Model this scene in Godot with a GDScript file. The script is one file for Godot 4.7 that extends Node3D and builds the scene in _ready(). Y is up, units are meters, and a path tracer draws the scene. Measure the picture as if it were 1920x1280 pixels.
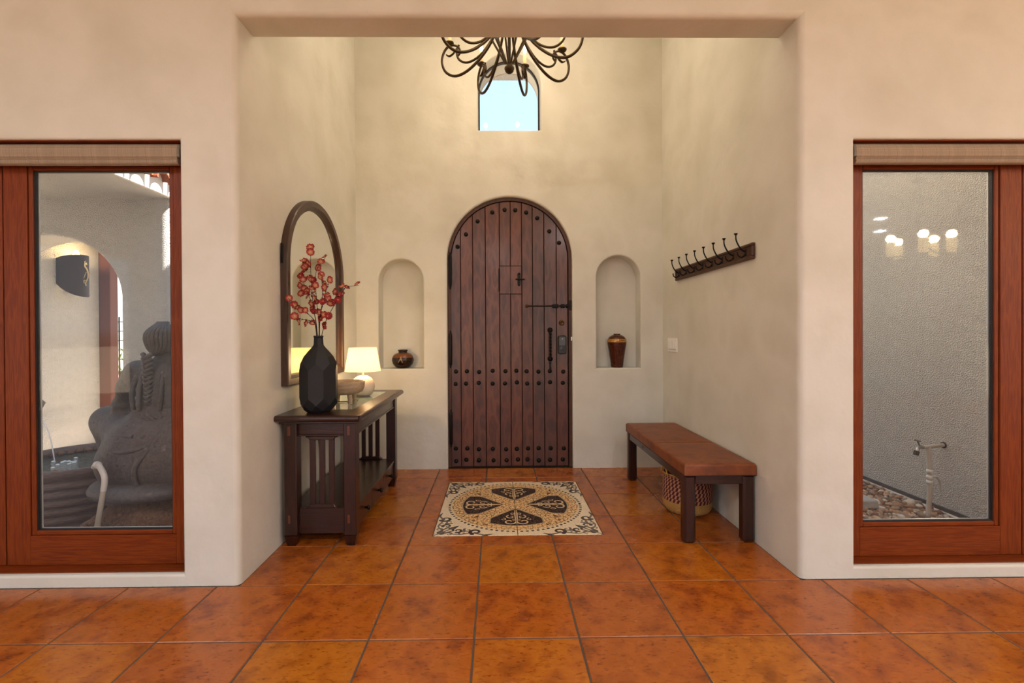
extends Node3D
# A plastered entry hall seen from the great room: arched plank door, niches, console table, bench, glazed doors to two courtyards.

const XL := -1.212      # entry hall side walls
const XR := 1.43
const ZF := -2.24       # great room face of the front wall
const ZB := -4.115      # entry hall back wall
const TILE := 0.406
const GX := -0.097      # grid of the floor tiles
const GZ := -1.8315
var rng := RandomNumberGenerator.new()
var mats := {}
var taken := {}

# ---------------------------------------------------------------- materials
func noise_tex(freq: float, ramp: Array, sd: int, size := 512, kind := FastNoiseLite.TYPE_SIMPLEX_SMOOTH, octaves := 4, gain := 0.5) -> NoiseTexture2D:
	var n := FastNoiseLite.new()
	n.noise_type = kind
	n.frequency = freq
	n.seed = sd
	n.fractal_octaves = octaves
	n.fractal_gain = gain
	if kind == FastNoiseLite.TYPE_CELLULAR:
		n.cellular_return_type = FastNoiseLite.RETURN_DISTANCE
	var t := NoiseTexture2D.new()
	t.width = size
	t.height = size
	t.seamless = true
	t.noise = n
	if ramp.size() > 0:
		var g := Gradient.new()
		var off := PackedFloat32Array()
		var col := PackedColorArray()
		for i in ramp.size():
			off.append(float(i) / (ramp.size() - 1))
			col.append(ramp[i])
		g.offsets = off
		g.colors = col
		t.color_ramp = g
	return t

func rgb(r: int, g: int, b: int) -> Color:
	return Color8(r, g, b)

func mat(color: Color, rough := 0.6, metal := 0.0) -> StandardMaterial3D:
	var m := StandardMaterial3D.new()
	m.albedo_color = color
	m.roughness = rough
	m.metallic = metal
	return m

func tri_map(m: StandardMaterial3D, scale: Vector3, world := false, offset := Vector3.ZERO) -> StandardMaterial3D:
	m.uv1_triplanar = true
	m.uv1_world_triplanar = world
	m.uv1_scale = scale
	m.uv1_offset = offset
	m.uv1_triplanar_sharpness = 4.0
	return m

func relief(m: StandardMaterial3D, t: Texture2D, cm: float) -> StandardMaterial3D:
	m.heightmap_enabled = true
	m.heightmap_texture = t
	m.heightmap_scale = cm
	return m

func wood(tex: Texture2D, along: String, rough: float, bump: Texture2D, coat := 0.0, offset := Vector3.ZERO, across := 7.0) -> StandardMaterial3D:
	var m := mat(Color.WHITE, rough)
	m.albedo_texture = tex
	var s := Vector3.ONE * across
	s["xyz".find(along)] = 0.55
	tri_map(m, s, false, offset)
	relief(m, bump, 0.05)
	if coat > 0.0:
		m.clearcoat_enabled = true
		m.clearcoat = coat
		m.clearcoat_roughness = 0.18
	return m

func make_materials() -> void:
	# interior plaster: hand trowelled, cream
	var plaster := mat(Color.WHITE, 0.82)
	plaster.albedo_texture = noise_tex(0.006, [rgb(203, 200, 187), rgb(209, 207, 195), rgb(215, 213, 203), rgb(207, 204, 192)], 3, 512, FastNoiseLite.TYPE_SIMPLEX_SMOOTH, 5)
	tri_map(plaster, Vector3(0.45, 0.45, 0.45), true)
	relief(plaster, noise_tex(0.012, [], 5, 512, FastNoiseLite.TYPE_SIMPLEX_SMOOTH, 5, 0.55), 0.5)
	mats.plaster = plaster
	# exterior stucco: coarse dash
	var stucco_bump := noise_tex(0.045, [], 8, 512, FastNoiseLite.TYPE_SIMPLEX_SMOOTH, 3, 0.6)
	var stucco := mat(Color.WHITE, 0.95)
	stucco.albedo_texture = noise_tex(0.008, [rgb(222, 208, 191), rgb(227, 214, 198), rgb(230, 218, 203)], 108, 512, FastNoiseLite.TYPE_SIMPLEX_SMOOTH, 3)
	tri_map(stucco, Vector3(3.1, 3.1, 3.1), true)
	relief(stucco, stucco_bump, 5.0)
	mats.stucco = stucco
	var stucco_fine := mat(Color.WHITE, 0.95)
	stucco_fine.albedo_texture = noise_tex(0.008, [rgb(234, 233, 232), rgb(238, 237, 236), rgb(241, 240, 240)], 109, 512, FastNoiseLite.TYPE_SIMPLEX_SMOOTH, 3)
	tri_map(stucco_fine, Vector3(3.1, 3.1, 3.1), true)
	relief(stucco_fine, stucco_bump, 2.6)
	mats.stucco_fine = stucco_fine
	mats.white_paint = mat(rgb(232, 228, 220), 0.6)
	# floor tiles: mottled terracotta, four firings
	var tile_bump := noise_tex(0.011, [], 21, 512, FastNoiseLite.TYPE_SIMPLEX_SMOOTH, 5, 0.55)
	var fire := [
		[rgb(131, 70, 19), rgb(153, 82, 22), rgb(171, 95, 25), rgb(182, 107, 28), rgb(149, 77, 21)],
		[rgb(126, 61, 19), rgb(156, 80, 24), rgb(176, 95, 28), rgb(166, 90, 23), rgb(141, 72, 20)],
		[rgb(136, 74, 18), rgb(162, 92, 22), rgb(182, 108, 28), rgb(171, 98, 25), rgb(149, 82, 19)],
		[rgb(128, 67, 23), rgb(153, 80, 28), rgb(171, 94, 34), rgb(162, 87, 28), rgb(141, 72, 24)]]
	# scratches and pits in the fired skin
	var scuffs := noise_tex(0.03, [rgb(96, 84, 76), rgb(214, 206, 198), Color.WHITE, Color.WHITE, Color.WHITE, rgb(255, 250, 244)], 45, 512, FastNoiseLite.TYPE_SIMPLEX_SMOOTH, 5, 0.65)
	mats.tile = []
	for k in 4:
		var m := mat(Color.WHITE, 0.3)
		m.albedo_texture = noise_tex(0.009, fire[k], 30 + k, 512, FastNoiseLite.TYPE_SIMPLEX_SMOOTH, 5, 0.55)
		tri_map(m, Vector3(1.1, 1.1, 1.1), true, Vector3(0.13 * k, 0.0, 0.37 * k))
		relief(m, tile_bump, 0.16)
		m.metallic_specular = 0.5
		m.detail_enabled = true
		m.detail_blend_mode = BaseMaterial3D.BLEND_MODE_MUL
		m.detail_albedo = scuffs
		m.detail_uv_layer = BaseMaterial3D.DETAIL_UV_2
		m.uv2_triplanar = true
		m.uv2_world_triplanar = true
		m.uv2_scale = Vector3(1.3, 1.3, 3.4)
		m.roughness_texture = noise_tex(0.02, [rgb(150, 150, 150), rgb(255, 255, 255)], 40, 256)
		m.roughness = 0.31
		mats.tile.append(m)
	mats.grout = relief(tri_map(mat(rgb(84, 74, 64), 0.9), Vector3.ONE * 4.0, true), tile_bump, 0.1)
	# woods
	var grain := noise_tex(0.02, [], 50, 512, FastNoiseLite.TYPE_SIMPLEX_SMOOTH, 5, 0.6)
	var dark := noise_tex(0.012, [rgb(24, 9, 6), rgb(38, 15, 9), rgb(52, 21, 12), rgb(32, 12, 8), rgb(44, 17, 10)], 51, 512, FastNoiseLite.TYPE_SIMPLEX_SMOOTH, 5, 0.6)
	for a in ["x", "y", "z"]:
		mats["dark_" + a] = wood(dark, a, 0.32, grain, 0.3)
	var red := noise_tex(0.012, [rgb(100, 39, 9), rgb(114, 47, 11), rgb(128, 57, 14), rgb(108, 43, 10), rgb(120, 51, 12)], 52, 512, FastNoiseLite.TYPE_SIMPLEX_SMOOTH, 3, 0.45)
	for a in ["x", "y"]:
		mats["red_" + a] = wood(red, a, 0.4, grain, 0.0, Vector3.ZERO, 8.0)
		mats["red_" + a].metallic_specular = 0.34
	var planks := [
		[rgb(58, 30, 20), rgb(80, 42, 28), rgb(98, 53, 35), rgb(72, 37, 26), rgb(88, 46, 31)],
		[rgb(52, 30, 25), rgb(72, 42, 34), rgb(90, 51, 38), rgb(62, 38, 32), rgb(82, 45, 33)],
		[rgb(62, 31, 18), rgb(86, 44, 27), rgb(106, 57, 35), rgb(78, 39, 25), rgb(95, 49, 31)]]
	mats.plank = []
	for k in 3:
		for v in 2:
			var m := wood(noise_tex(0.009, planks[k], 60 + k, 512, FastNoiseLite.TYPE_SIMPLEX_SMOOTH, 4, 0.45), "y", 0.34, grain, 0.3, Vector3(0.31 * v, 0.2 * k, 0.4 * v), 2.2)
			mats.plank.append(m)
	mats.frame_wood = wood(noise_tex(0.012, [rgb(44, 22, 12), rgb(78, 42, 22), rgb(58, 30, 17)], 66), "y", 0.5, grain, 0.0)
	mats.mirror_wood = wood(noise_tex(0.012, [rgb(38, 22, 13), rgb(66, 40, 24), rgb(50, 30, 18)], 67), "y", 0.42, grain, 0.2)
	mats.bowl_wood = wood(noise_tex(0.014, [rgb(138, 114, 88), rgb(192, 168, 136), rgb(162, 136, 106), rgb(208, 186, 156)], 68), "x", 0.6, grain)
	mats.rack_wood = wood(noise_tex(0.012, [rgb(44, 26, 14), rgb(76, 46, 26), rgb(58, 34, 19)], 69), "z", 0.5, grain)
	# metals and others
	mats.iron = relief(tri_map(mat(rgb(30, 26, 24), 0.45, 0.7), Vector3.ONE * 12.0), grain, 0.03)
	mats.bronze = relief(tri_map(mat(rgb(66, 52, 34), 0.42, 0.75), Vector3.ONE * 12.0), grain, 0.03)
	mats.black_metal = mat(rgb(18, 17, 16), 0.38, 0.6)
	mats.sconce_metal = mat(rgb(50, 36, 30), 0.6, 0.1)
	mats.old_brass = mat(rgb(92, 66, 34), 0.4, 0.85)
	mats.black_plastic = mat(rgb(22, 23, 26), 0.35)
	mats.grey_plastic = mat(rgb(70, 74, 80), 0.3)
	mats.white_plastic = mat(rgb(242, 240, 235), 0.35)
	mats.seam = mat(rgb(14, 9, 7), 0.9)
	mats.seal = mat(rgb(24, 22, 22), 0.7)
	mats.spacer = mat(rgb(190, 188, 182), 0.45, 0.3)
	var pane := mat(Color(0.9, 0.95, 0.96, 0.012), 0.02)
	pane.metallic_specular = 0.29
	pane.transparency = BaseMaterial3D.TRANSPARENCY_ALPHA
	mats.pane = pane
	mats.table_glass = mat(Color(0.7, 0.82, 0.78, 0.22), 0.03)
	mats.table_glass.transparency = BaseMaterial3D.TRANSPARENCY_ALPHA
	mats.glass_edge = mat(rgb(120, 160, 142), 0.15)
	mats.mirror = mat(rgb(228, 230, 226), 0.02, 1.0)
	mats.matte_black = relief(tri_map(mat(rgb(17, 20, 25), 0.6), Vector3.ONE * 6.0), grain, 0.02)
	mats.twig = mat(rgb(44, 26, 22), 0.8)
	var petal := mat(Color.WHITE, 0.7)
	petal.vertex_color_use_as_albedo = true
	mats.petal = petal
	mats.stamen = mat(rgb(214, 190, 120), 0.8)
	var linen := mat(Color.WHITE, 0.9)
	linen.albedo_texture = linen_texture()
	tri_map(linen, Vector3.ONE * 4.0)
	mats.linen = linen
	mats.shade_cap = mat(rgb(112, 104, 90), 0.5)
	var shade := mat(rgb(244, 232, 208), 0.9)
	shade.backlight_enabled = true
	shade.backlight = Color(0.9, 0.78, 0.58)
	shade.emission_enabled = true
	shade.emission = rgb(255, 226, 170)
	shade.emission_energy_multiplier = 0.22
	relief(tri_map(shade, Vector3(40.0, 0.6, 40.0)), grain, 0.05)
	mats.lamp_shade = shade
	mats.lamp_base = relief(tri_map(mat(rgb(214, 200, 180), 0.75), Vector3.ONE * 8.0), grain, 0.1)
	mats.leather = mat(Color.WHITE, 0.46)
	mats.leather.albedo_texture = noise_tex(0.008, [rgb(100, 51, 22), rgb(118, 61, 27), rgb(132, 71, 32), rgb(112, 57, 25)], 71, 512, FastNoiseLite.TYPE_SIMPLEX_SMOOTH, 3)
	tri_map(mats.leather, Vector3.ONE * 1.6)
	relief(mats.leather, noise_tex(0.06, [], 72, 512, FastNoiseLite.TYPE_SIMPLEX_SMOOTH, 3), 0.05)
	mats.stitch = mat(rgb(62, 30, 14), 0.7)
	# niche pots
	mats.pot_dark = mat(Color.WHITE, 0.12)
	mats.pot_dark.albedo_texture = noise_tex(0.02, [rgb(22, 12, 8), rgb(44, 24, 12), rgb(30, 17, 10)], 73)
	tri_map(mats.pot_dark, Vector3.ONE * 5.0)
	mats.pot_rust = mat(Color.WHITE, 0.2)
	mats.pot_rust.albedo_texture = noise_tex(0.04, [rgb(36, 18, 9), rgb(92, 46, 20), rgb(124, 68, 30), rgb(60, 30, 14)], 74)
	tri_map(mats.pot_rust, Vector3.ONE * 6.0)
	mats.vase_brown = mat(Color.WHITE, 0.06)
	mats.vase_brown.albedo_texture = noise_tex(0.02, [rgb(26, 8, 4), rgb(62, 24, 9), rgb(84, 36, 12), rgb(40, 13, 6)], 75)
	tri_map(mats.vase_brown, Vector3.ONE * 5.0)
	mats.gold_band = mat(rgb(178, 124, 40), 0.2, 0.2)
	mats.glaze_grey = mat(rgb(150, 138, 116), 0.3)
	# outdoors
	mats.stone = mat(Color.WHITE, 0.62)
	mats.stone.albedo_texture = noise_tex(0.02, [rgb(46, 43, 42), rgb(82, 78, 76), rgb(68, 64, 62), rgb(112, 107, 104)], 80, 512, FastNoiseLite.TYPE_SIMPLEX_SMOOTH, 5)
	tri_map(mats.stone, Vector3.ONE * 1.6)
	relief(mats.stone, noise_tex(0.05, [], 81, 512, FastNoiseLite.TYPE_SIMPLEX_SMOOTH, 4), 0.25)
	mats.rock = mat(Color.WHITE, 0.85)
	mats.rock.albedo_texture = noise_tex(0.02, [rgb(62, 46, 36), rgb(122, 92, 70), rgb(100, 72, 54), rgb(140, 112, 88)], 82, 512, FastNoiseLite.TYPE_SIMPLEX_SMOOTH, 5)
	tri_map(mats.rock, Vector3.ONE * 2.0)
	relief(mats.rock, noise_tex(0.03, [], 83, 512, FastNoiseLite.TYPE_SIMPLEX_SMOOTH, 5), 1.5)
	mats.basin = mat(Color.WHITE, 0.5)
	mats.basin.albedo_texture = noise_tex(0.02, [rgb(58, 48, 42), rgb(104, 88, 78), rgb(84, 68, 60), rgb(128, 112, 102)], 84, 512, FastNoiseLite.TYPE_SIMPLEX_SMOOTH, 5)
	tri_map(mats.basin, Vector3(1.0, 4.0, 1.0))
	relief(mats.basin, noise_tex(0.04, [], 85, 512, FastNoiseLite.TYPE_SIMPLEX_SMOOTH, 4), 0.3)
	mats.water = mat(rgb(70, 78, 66), 0.06)
	relief(tri_map(mats.water, Vector3.ONE * 2.2, true), noise_tex(0.03, [], 86, 512, FastNoiseLite.TYPE_SIMPLEX_SMOOTH, 3), 2.0)
	mats.jet = mat(Color(0.95, 0.97, 1.0, 0.45), 0.3)
	mats.jet.transparency = BaseMaterial3D.TRANSPARENCY_ALPHA
	mats.bubble = mat(rgb(206, 214, 214), 0.15)
	mats.moss = mat(rgb(122, 130, 60), 0.95)
	mats.pvc = mat(rgb(206, 200, 190), 0.4)
	mats.pvc_tan = mat(rgb(176, 164, 148), 0.5)
	mats.chrome = mat(rgb(150, 146, 140), 0.3, 0.9)
	mats.rust_post = mat(rgb(112, 66, 56), 0.7)
	mats.roof_tile = []
	for c in [rgb(176, 98, 62), rgb(198, 128, 88), rgb(156, 84, 56)]:
		mats.roof_tile.append(relief(tri_map(mat(c, 0.9), Vector3.ONE * 3.0), stucco_bump, 0.3))
	mats.gravel = []
	for c in [rgb(160, 118, 84), rgb(190, 156, 122), rgb(132, 88, 60), rgb(206, 190, 170), rgb(146, 124, 106), rgb(172, 128, 92)]:
		mats.gravel.append(relief(tri_map(mat(c, 0.8), Vector3.ONE * 9.0), grain, 0.1))
	mats.soil = relief(tri_map(mat(rgb(112, 90, 72), 0.95), Vector3.ONE * 2.0, true), stucco_bump, 1.0)
	mats.paving = relief(tri_map(mat(rgb(176, 160, 140), 0.9), Vector3.ONE, true), stucco_bump, 0.3)
	mats.concrete = relief(tri_map(mat(rgb(150, 144, 136), 0.9), Vector3.ONE * 3.0), stucco_bump, 0.2)
	mats.leaf = []
	for c in [rgb(96, 140, 62), rgb(126, 164, 84), rgb(78, 120, 56)]:
		var lm := mat(c, 0.7)
		lm.backlight_enabled = true
		lm.backlight = Color(0.3, 0.5, 0.15)
		mats.leaf.append(lm)
	mats.slat = mat(rgb(150, 104, 72), 0.7)
	mats.sconce_figure = mat(rgb(226, 208, 160), 0.6)
	mats.candle = mat(rgb(206, 176, 126), 0.7)
	var bulb := mat(rgb(255, 240, 214), 0.4)
	bulb.emission_enabled = true
	bulb.emission = rgb(255, 222, 168)
	bulb.emission_energy_multiplier = 6.0
	mats.bulb = bulb
	var frost := mat(rgb(255, 236, 200), 0.4)
	frost.emission_enabled = true
	frost.emission = rgb(255, 222, 160)
	frost.emission_energy_multiplier = 6.0
	mats.frosted = frost
	var disc := mat(rgb(255, 248, 236), 0.4)
	disc.emission_enabled = true
	disc.emission = rgb(255, 238, 210)
	disc.emission_energy_multiplier = 8.0
	mats.downlight = disc

func linen_texture() -> ImageTexture:
	var r := RandomNumberGenerator.new()
	r.seed = 12
	var im := Image.create(256, 256, false, Image.FORMAT_RGB8)
	var warp := []
	var weft := []
	for i in 256:
		warp.append(r.randfn(0.0, 0.045))
		weft.append(r.randfn(0.0, 0.06))
	for y in 256:
		for x in 256:
			var k: float = 1.0 + warp[(x + int(3.0 * sin(y * 0.05))) % 256] + weft[(y + int(2.0 * sin(x * 0.07))) % 256] + r.randf_range(-0.04, 0.04)
			im.set_pixel(x, y, Color(0.60 * k, 0.53 * k, 0.45 * k))
	return ImageTexture.create_from_image(im)

# ---------------------------------------------------------------- mesh helpers
func begin() -> SurfaceTool:
	var st := SurfaceTool.new()
	st.begin(Mesh.PRIMITIVE_TRIANGLES)
	st.set_smooth_group(-1)
	return st

func vert(st: SurfaceTool, p: Vector3, uv := Vector2.ZERO) -> void:
	st.set_uv(uv)
	st.add_vertex(p)

func tri(st: SurfaceTool, a: Vector3, b: Vector3, c: Vector3, n: Vector3, ua := Vector2.ZERO, ub := Vector2.ZERO, uc := Vector2.ZERO) -> void:
	if (b - a).cross(c - a).dot(n) > 0.0:
		vert(st, a, ua)
		vert(st, c, uc)
		vert(st, b, ub)
	else:
		vert(st, a, ua)
		vert(st, b, ub)
		vert(st, c, uc)

func quad(st: SurfaceTool, a: Vector3, b: Vector3, c: Vector3, d: Vector3, n: Vector3, ua := Vector2.ZERO, ub := Vector2.ZERO, uc := Vector2.ZERO, ud := Vector2.ZERO) -> void:
	tri(st, a, b, c, n, ua, ub, uc)
	tri(st, a, c, d, n, ua, uc, ud)

func done(st: SurfaceTool) -> ArrayMesh:
	st.generate_normals()
	return st.commit()

func numbered(called: String) -> String:
	if not taken.has(called):
		taken[called] = 0
		return called
	taken[called] += 1
	return "%s_%03d" % [called, taken[called]]

func put(called: String, mesh: Mesh, m: Material, parent: Node, at := Vector3.ZERO, label := "") -> MeshInstance3D:
	var o := MeshInstance3D.new()
	o.name = numbered(called) if parent == self else called
	o.mesh = mesh
	o.material_override = m
	o.position = at
	parent.add_child(o, true)
	if label != "":
		o.set_meta("label", label)
	return o

func tag(o: Node, label: String, category := "", group := "", kind := "") -> Node:
	o.set_meta("label", label)
	if category != "":
		o.set_meta("category", category)
	if group != "":
		o.set_meta("group", group)
	if kind != "":
		o.set_meta("kind", kind)
	return o

func thing(called: String, label: String, category: String, at := Vector3.ZERO, group := "", kind := "") -> Node3D:
	var o := Node3D.new()
	o.name = numbered(called)
	add_child(o)
	o.position = at
	tag(o, label, category, group, kind)
	return o

# a box with chamfered edges from lo to hi
func add_box(st: SurfaceTool, lo: Vector3, hi: Vector3, bev := 0.004, t := Transform3D.IDENTITY) -> void:
	var c := (lo + hi) * 0.5
	var h := (hi - lo) * 0.5
	var b := minf(bev, minf(h.x, minf(h.y, h.z)) * 0.9)
	st.set_smooth_group(-1)
	for ax in 3:
		var u := (ax + 1) % 3
		var v := (ax + 2) % 3
		for s: float in [-1.0, 1.0]:
			var q: Array[Vector3] = []
			for k in [[-1, -1], [1, -1], [1, 1], [-1, 1]]:
				var p := Vector3.ZERO
				p[ax] = s * h[ax]
				p[u] = k[0] * (h[u] - b)
				p[v] = k[1] * (h[v] - b)
				q.append(t * (c + p))
			var n := Vector3.ZERO
			n[ax] = s
			quad(st, q[0], q[1], q[2], q[3], t.basis * n)
		if b <= 0.0:
			continue
		for su: float in [-1.0, 1.0]:
			for sv: float in [-1.0, 1.0]:
				var e: Array[Vector3] = []
				for k in [[0, -1.0], [0, 1.0], [1, 1.0], [1, -1.0]]:
					var p := Vector3.ZERO
					p[ax] = k[1] * (h[ax] - b)
					p[u] = su * (h[u] - (b if k[0] == 0 else 0.0))
					p[v] = sv * (h[v] - (0.0 if k[0] == 0 else b))
					e.append(t * (c + p))
				var n := Vector3.ZERO
				n[u] = su
				n[v] = sv
				quad(st, e[0], e[1], e[2], e[3], t.basis * n)
	if b > 0.0:
		for sx: float in [-1.0, 1.0]:
			for sy: float in [-1.0, 1.0]:
				for sz: float in [-1.0, 1.0]:
					var s := Vector3(sx, sy, sz)
					tri(st, t * (c + s * (h - Vector3(0, b, b))), t * (c + s * (h - Vector3(b, 0, b))), t * (c + s * (h - Vector3(b, b, 0))), t.basis * s)

func box(called: String, lo: Vector3, hi: Vector3, m: Material, parent: Node, bev := 0.004) -> MeshInstance3D:
	var c := Vector3((lo.x + hi.x) * 0.5, lo.y, (lo.z + hi.z) * 0.5)
	var st := begin()
	add_box(st, lo - c, hi - c, bev)
	return put(called, done(st), m, parent, c)

# a surface of revolution; profile of (radius, height)
func add_lathe(st: SurfaceTool, profile: Array, sides := 32, at := Vector3.ZERO, squash := 1.0, smooth := true, t := Transform3D.IDENTITY) -> void:
	if smooth:
		st.set_smooth_group(1)
	else:
		st.set_smooth_group(-1)
	for i in profile.size() - 1:
		var a: Vector2 = profile[i]
		var b: Vector2 = profile[i + 1]
		var out := Vector2(b.y - a.y, -(b.x - a.x))
		for k in sides:
			var t0 := TAU * k / sides
			var t1 := TAU * (k + 1) / sides
			var d0 := Vector3(cos(t0), 0, sin(t0) * squash)
			var d1 := Vector3(cos(t1), 0, sin(t1) * squash)
			var dm := (d0 + d1).normalized()
			var n := dm * out.x + Vector3.UP * out.y
			var u0 := float(k) / sides
			var u1 := float(k + 1) / sides
			var v0 := float(i) / (profile.size() - 1)
			var v1 := float(i + 1) / (profile.size() - 1)
			var p0 := t * (at + d0 * a.x + Vector3.UP * a.y)
			var p1 := t * (at + d1 * a.x + Vector3.UP * a.y)
			var p2 := t * (at + d1 * b.x + Vector3.UP * b.y)
			var p3 := t * (at + d0 * b.x + Vector3.UP * b.y)
			n = t.basis * n
			if a.x > 0.00001:
				tri(st, p0, p1, p2, n, Vector2(u0, v0), Vector2(u1, v0), Vector2(u1, v1))
			if b.x > 0.00001:
				tri(st, p0, p2, p3, n, Vector2(u0, v0), Vector2(u1, v1), Vector2(u0, v1))

func lathe(called: String, profile: Array, m: Material, parent: Node, at := Vector3.ZERO, sides := 32, squash := 1.0) -> MeshInstance3D:
	var st := begin()
	add_lathe(st, profile, sides, Vector3.ZERO, squash)
	return put(called, done(st), m, parent, at)

func spline(pts: Array, per := 6) -> PackedVector3Array:
	var o := PackedVector3Array()
	for i in pts.size() - 1:
		var a: Vector3 = pts[maxi(i - 1, 0)]
		var b: Vector3 = pts[i]
		var c: Vector3 = pts[i + 1]
		var d: Vector3 = pts[mini(i + 2, pts.size() - 1)]
		for k in per:
			o.append(b.cubic_interpolate(c, a, d, float(k) / per))
	o.append(pts[pts.size() - 1])
	return o

func add_tube(st: SurfaceTool, path: PackedVector3Array, r0: float, r1: float, sides := 8, flat := 1.0) -> void:
	st.set_smooth_group(2)
	var side := Vector3.ZERO
	var rings := []
	for i in path.size():
		var dir := (path[mini(i + 1, path.size() - 1)] - path[maxi(i - 1, 0)]).normalized()
		if i == 0:
			side = dir.cross(Vector3.UP if absf(dir.y) < 0.9 else Vector3.RIGHT).normalized()
		else:
			side = (side - dir * side.dot(dir)).normalized()
		var up := dir.cross(side)
		var r := lerpf(r0, r1, float(i) / maxi(path.size() - 1, 1))
		var ring := PackedVector3Array()
		for k in sides:
			var a := TAU * k / sides
			ring.append(path[i] + (side * cos(a) + up * sin(a) * flat) * r)
		rings.append(ring)
	for i in path.size() - 1:
		var axis := (path[i] + path[i + 1]) * 0.5
		for k in sides:
			var j := (k + 1) % sides
			var mid: Vector3 = (rings[i][k] + rings[i + 1][j]) * 0.5
			quad(st, rings[i][k], rings[i][j], rings[i + 1][j], rings[i + 1][k], mid - axis)
	st.set_smooth_group(-1)
	var first := (path[0] - path[1])
	var last := (path[path.size() - 1] - path[path.size() - 2])
	for k in range(1, sides - 1):
		tri(st, rings[0][0], rings[0][k], rings[0][k + 1], first)
		tri(st, rings[-1][0], rings[-1][k], rings[-1][k + 1], last)

func tube(called: String, pts: Array, r: float, m: Material, parent: Node, sides := 8, per := 6, r1 := -1.0) -> MeshInstance3D:
	var st := begin()
	add_tube(st, spline(pts, per), r, r if r1 < 0.0 else r1, sides)
	return put(called, done(st), m, parent)

func inset(poly: PackedVector2Array, d: float) -> PackedVector2Array:
	var o := PackedVector2Array()
	var sgn := -1.0 if Geometry2D.is_polygon_clockwise(poly) else 1.0
	for i in poly.size():
		var a := poly[(i - 1 + poly.size()) % poly.size()]
		var b := poly[i]
		var c := poly[(i + 1) % poly.size()]
		var n0 := (b - a).normalized().orthogonal() * sgn
		var n1 := (c - b).normalized().orthogonal() * sgn
		var m := (n0 + n1)
		m = m / maxf(m.length_squared() * 0.5, 0.2)
		o.append(b - m * d * (-1.0))
	# make sure that the ring really shrank
	var area0 := absf(poly_area(poly))
	if absf(poly_area(o)) > area0:
		for i in o.size():
			o[i] = poly[i] * 2.0 - o[i]
	return o

func poly_area(p: PackedVector2Array) -> float:
	var s := 0.0
	for i in p.size():
		s += p[i].cross(p[(i + 1) % p.size()])
	return s * 0.5

# an outline raised from depth 0 to depth d along local z, bevelled at the front
func add_prism(st: SurfaceTool, poly: PackedVector2Array, z0: float, z1: float, bev: float, t := Transform3D.IDENTITY) -> void:
	st.set_smooth_group(-1)
	var inn := inset(poly, bev) if bev > 0.0 else poly
	var centre := Vector2.ZERO
	var ccw := 1.0 if poly_area(poly) > 0.0 else -1.0
	var s := signf(z1 - z0)
	var idx := Geometry2D.triangulate_polygon(inn)
	for i in range(0, idx.size(), 3):
		var q := []
		for k in 3:
			q.append(t * Vector3(inn[idx[i + k]].x, inn[idx[i + k]].y, z1))
		tri(st, q[0], q[1], q[2], t.basis * Vector3(0, 0, s))
	idx = Geometry2D.triangulate_polygon(poly)
	for i in range(0, idx.size(), 3):
		var q := []
		for k in 3:
			q.append(t * Vector3(poly[idx[i + k]].x, poly[idx[i + k]].y, z0))
		tri(st, q[0], q[1], q[2], t.basis * Vector3(0, 0, -s))
	for i in poly.size():
		var j := (i + 1) % poly.size()
		var e := (poly[j] - poly[i])
		var n2 := Vector2(e.y, -e.x) * ccw
		var n := t.basis * Vector3(n2.x, n2.y, 0)
		var zb := z1 - s * bev
		quad(st, t * Vector3(poly[i].x, poly[i].y, z0), t * Vector3(poly[j].x, poly[j].y, z0), t * Vector3(poly[j].x, poly[j].y, zb), t * Vector3(poly[i].x, poly[i].y, zb), n)
		if bev > 0.0:
			quad(st, t * Vector3(poly[i].x, poly[i].y, zb), t * Vector3(poly[j].x, poly[j].y, zb), t * Vector3(inn[j].x, inn[j].y, z1), t * Vector3(inn[i].x, inn[i].y, z1), n + t.basis * Vector3(0, 0, s) * n2.length())

# an opening in a wall: x0..x1, y0 up to the spring line ys, then an arch of height k*half width
func arch_outline(h: Dictionary, off: float) -> PackedVector2Array:
	var o := PackedVector2Array()
	var xc: float = (h.x0 + h.x1) * 0.5
	var hw: float = (h.x1 - h.x0) * 0.5 + off
	var rise: float = h.get("rise", 0.0)
	var bottom: float = h.y0 - (off if h.get("sill", true) else 0.0)
	o.append(Vector2(xc - hw, bottom))
	if rise <= 0.0:
		o.append(Vector2(xc - hw, h.ys + off))
		o.append(Vector2(xc + hw, h.ys + off))
	else:
		for i in 33:
			var a := PI - PI * i / 32.0
			o.append(Vector2(xc + hw * cos(a), h.ys + (rise + off) * sin(a)))
	o.append(Vector2(xc + hw, bottom))
	return o

func arch_top(h: Dictionary, off: float, x: float) -> float:
	var rise: float = h.get("rise", 0.0)
	if rise <= 0.0:
		return h.ys + off
	var hw: float = (h.x1 - h.x0) * 0.5 + off
	var q: float = clampf((x - (h.x0 + h.x1) * 0.5) / hw, -1.0, 1.0)
	return h.ys + (rise + off) * sqrt(maxf(0.0, 1.0 - q * q))

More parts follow.
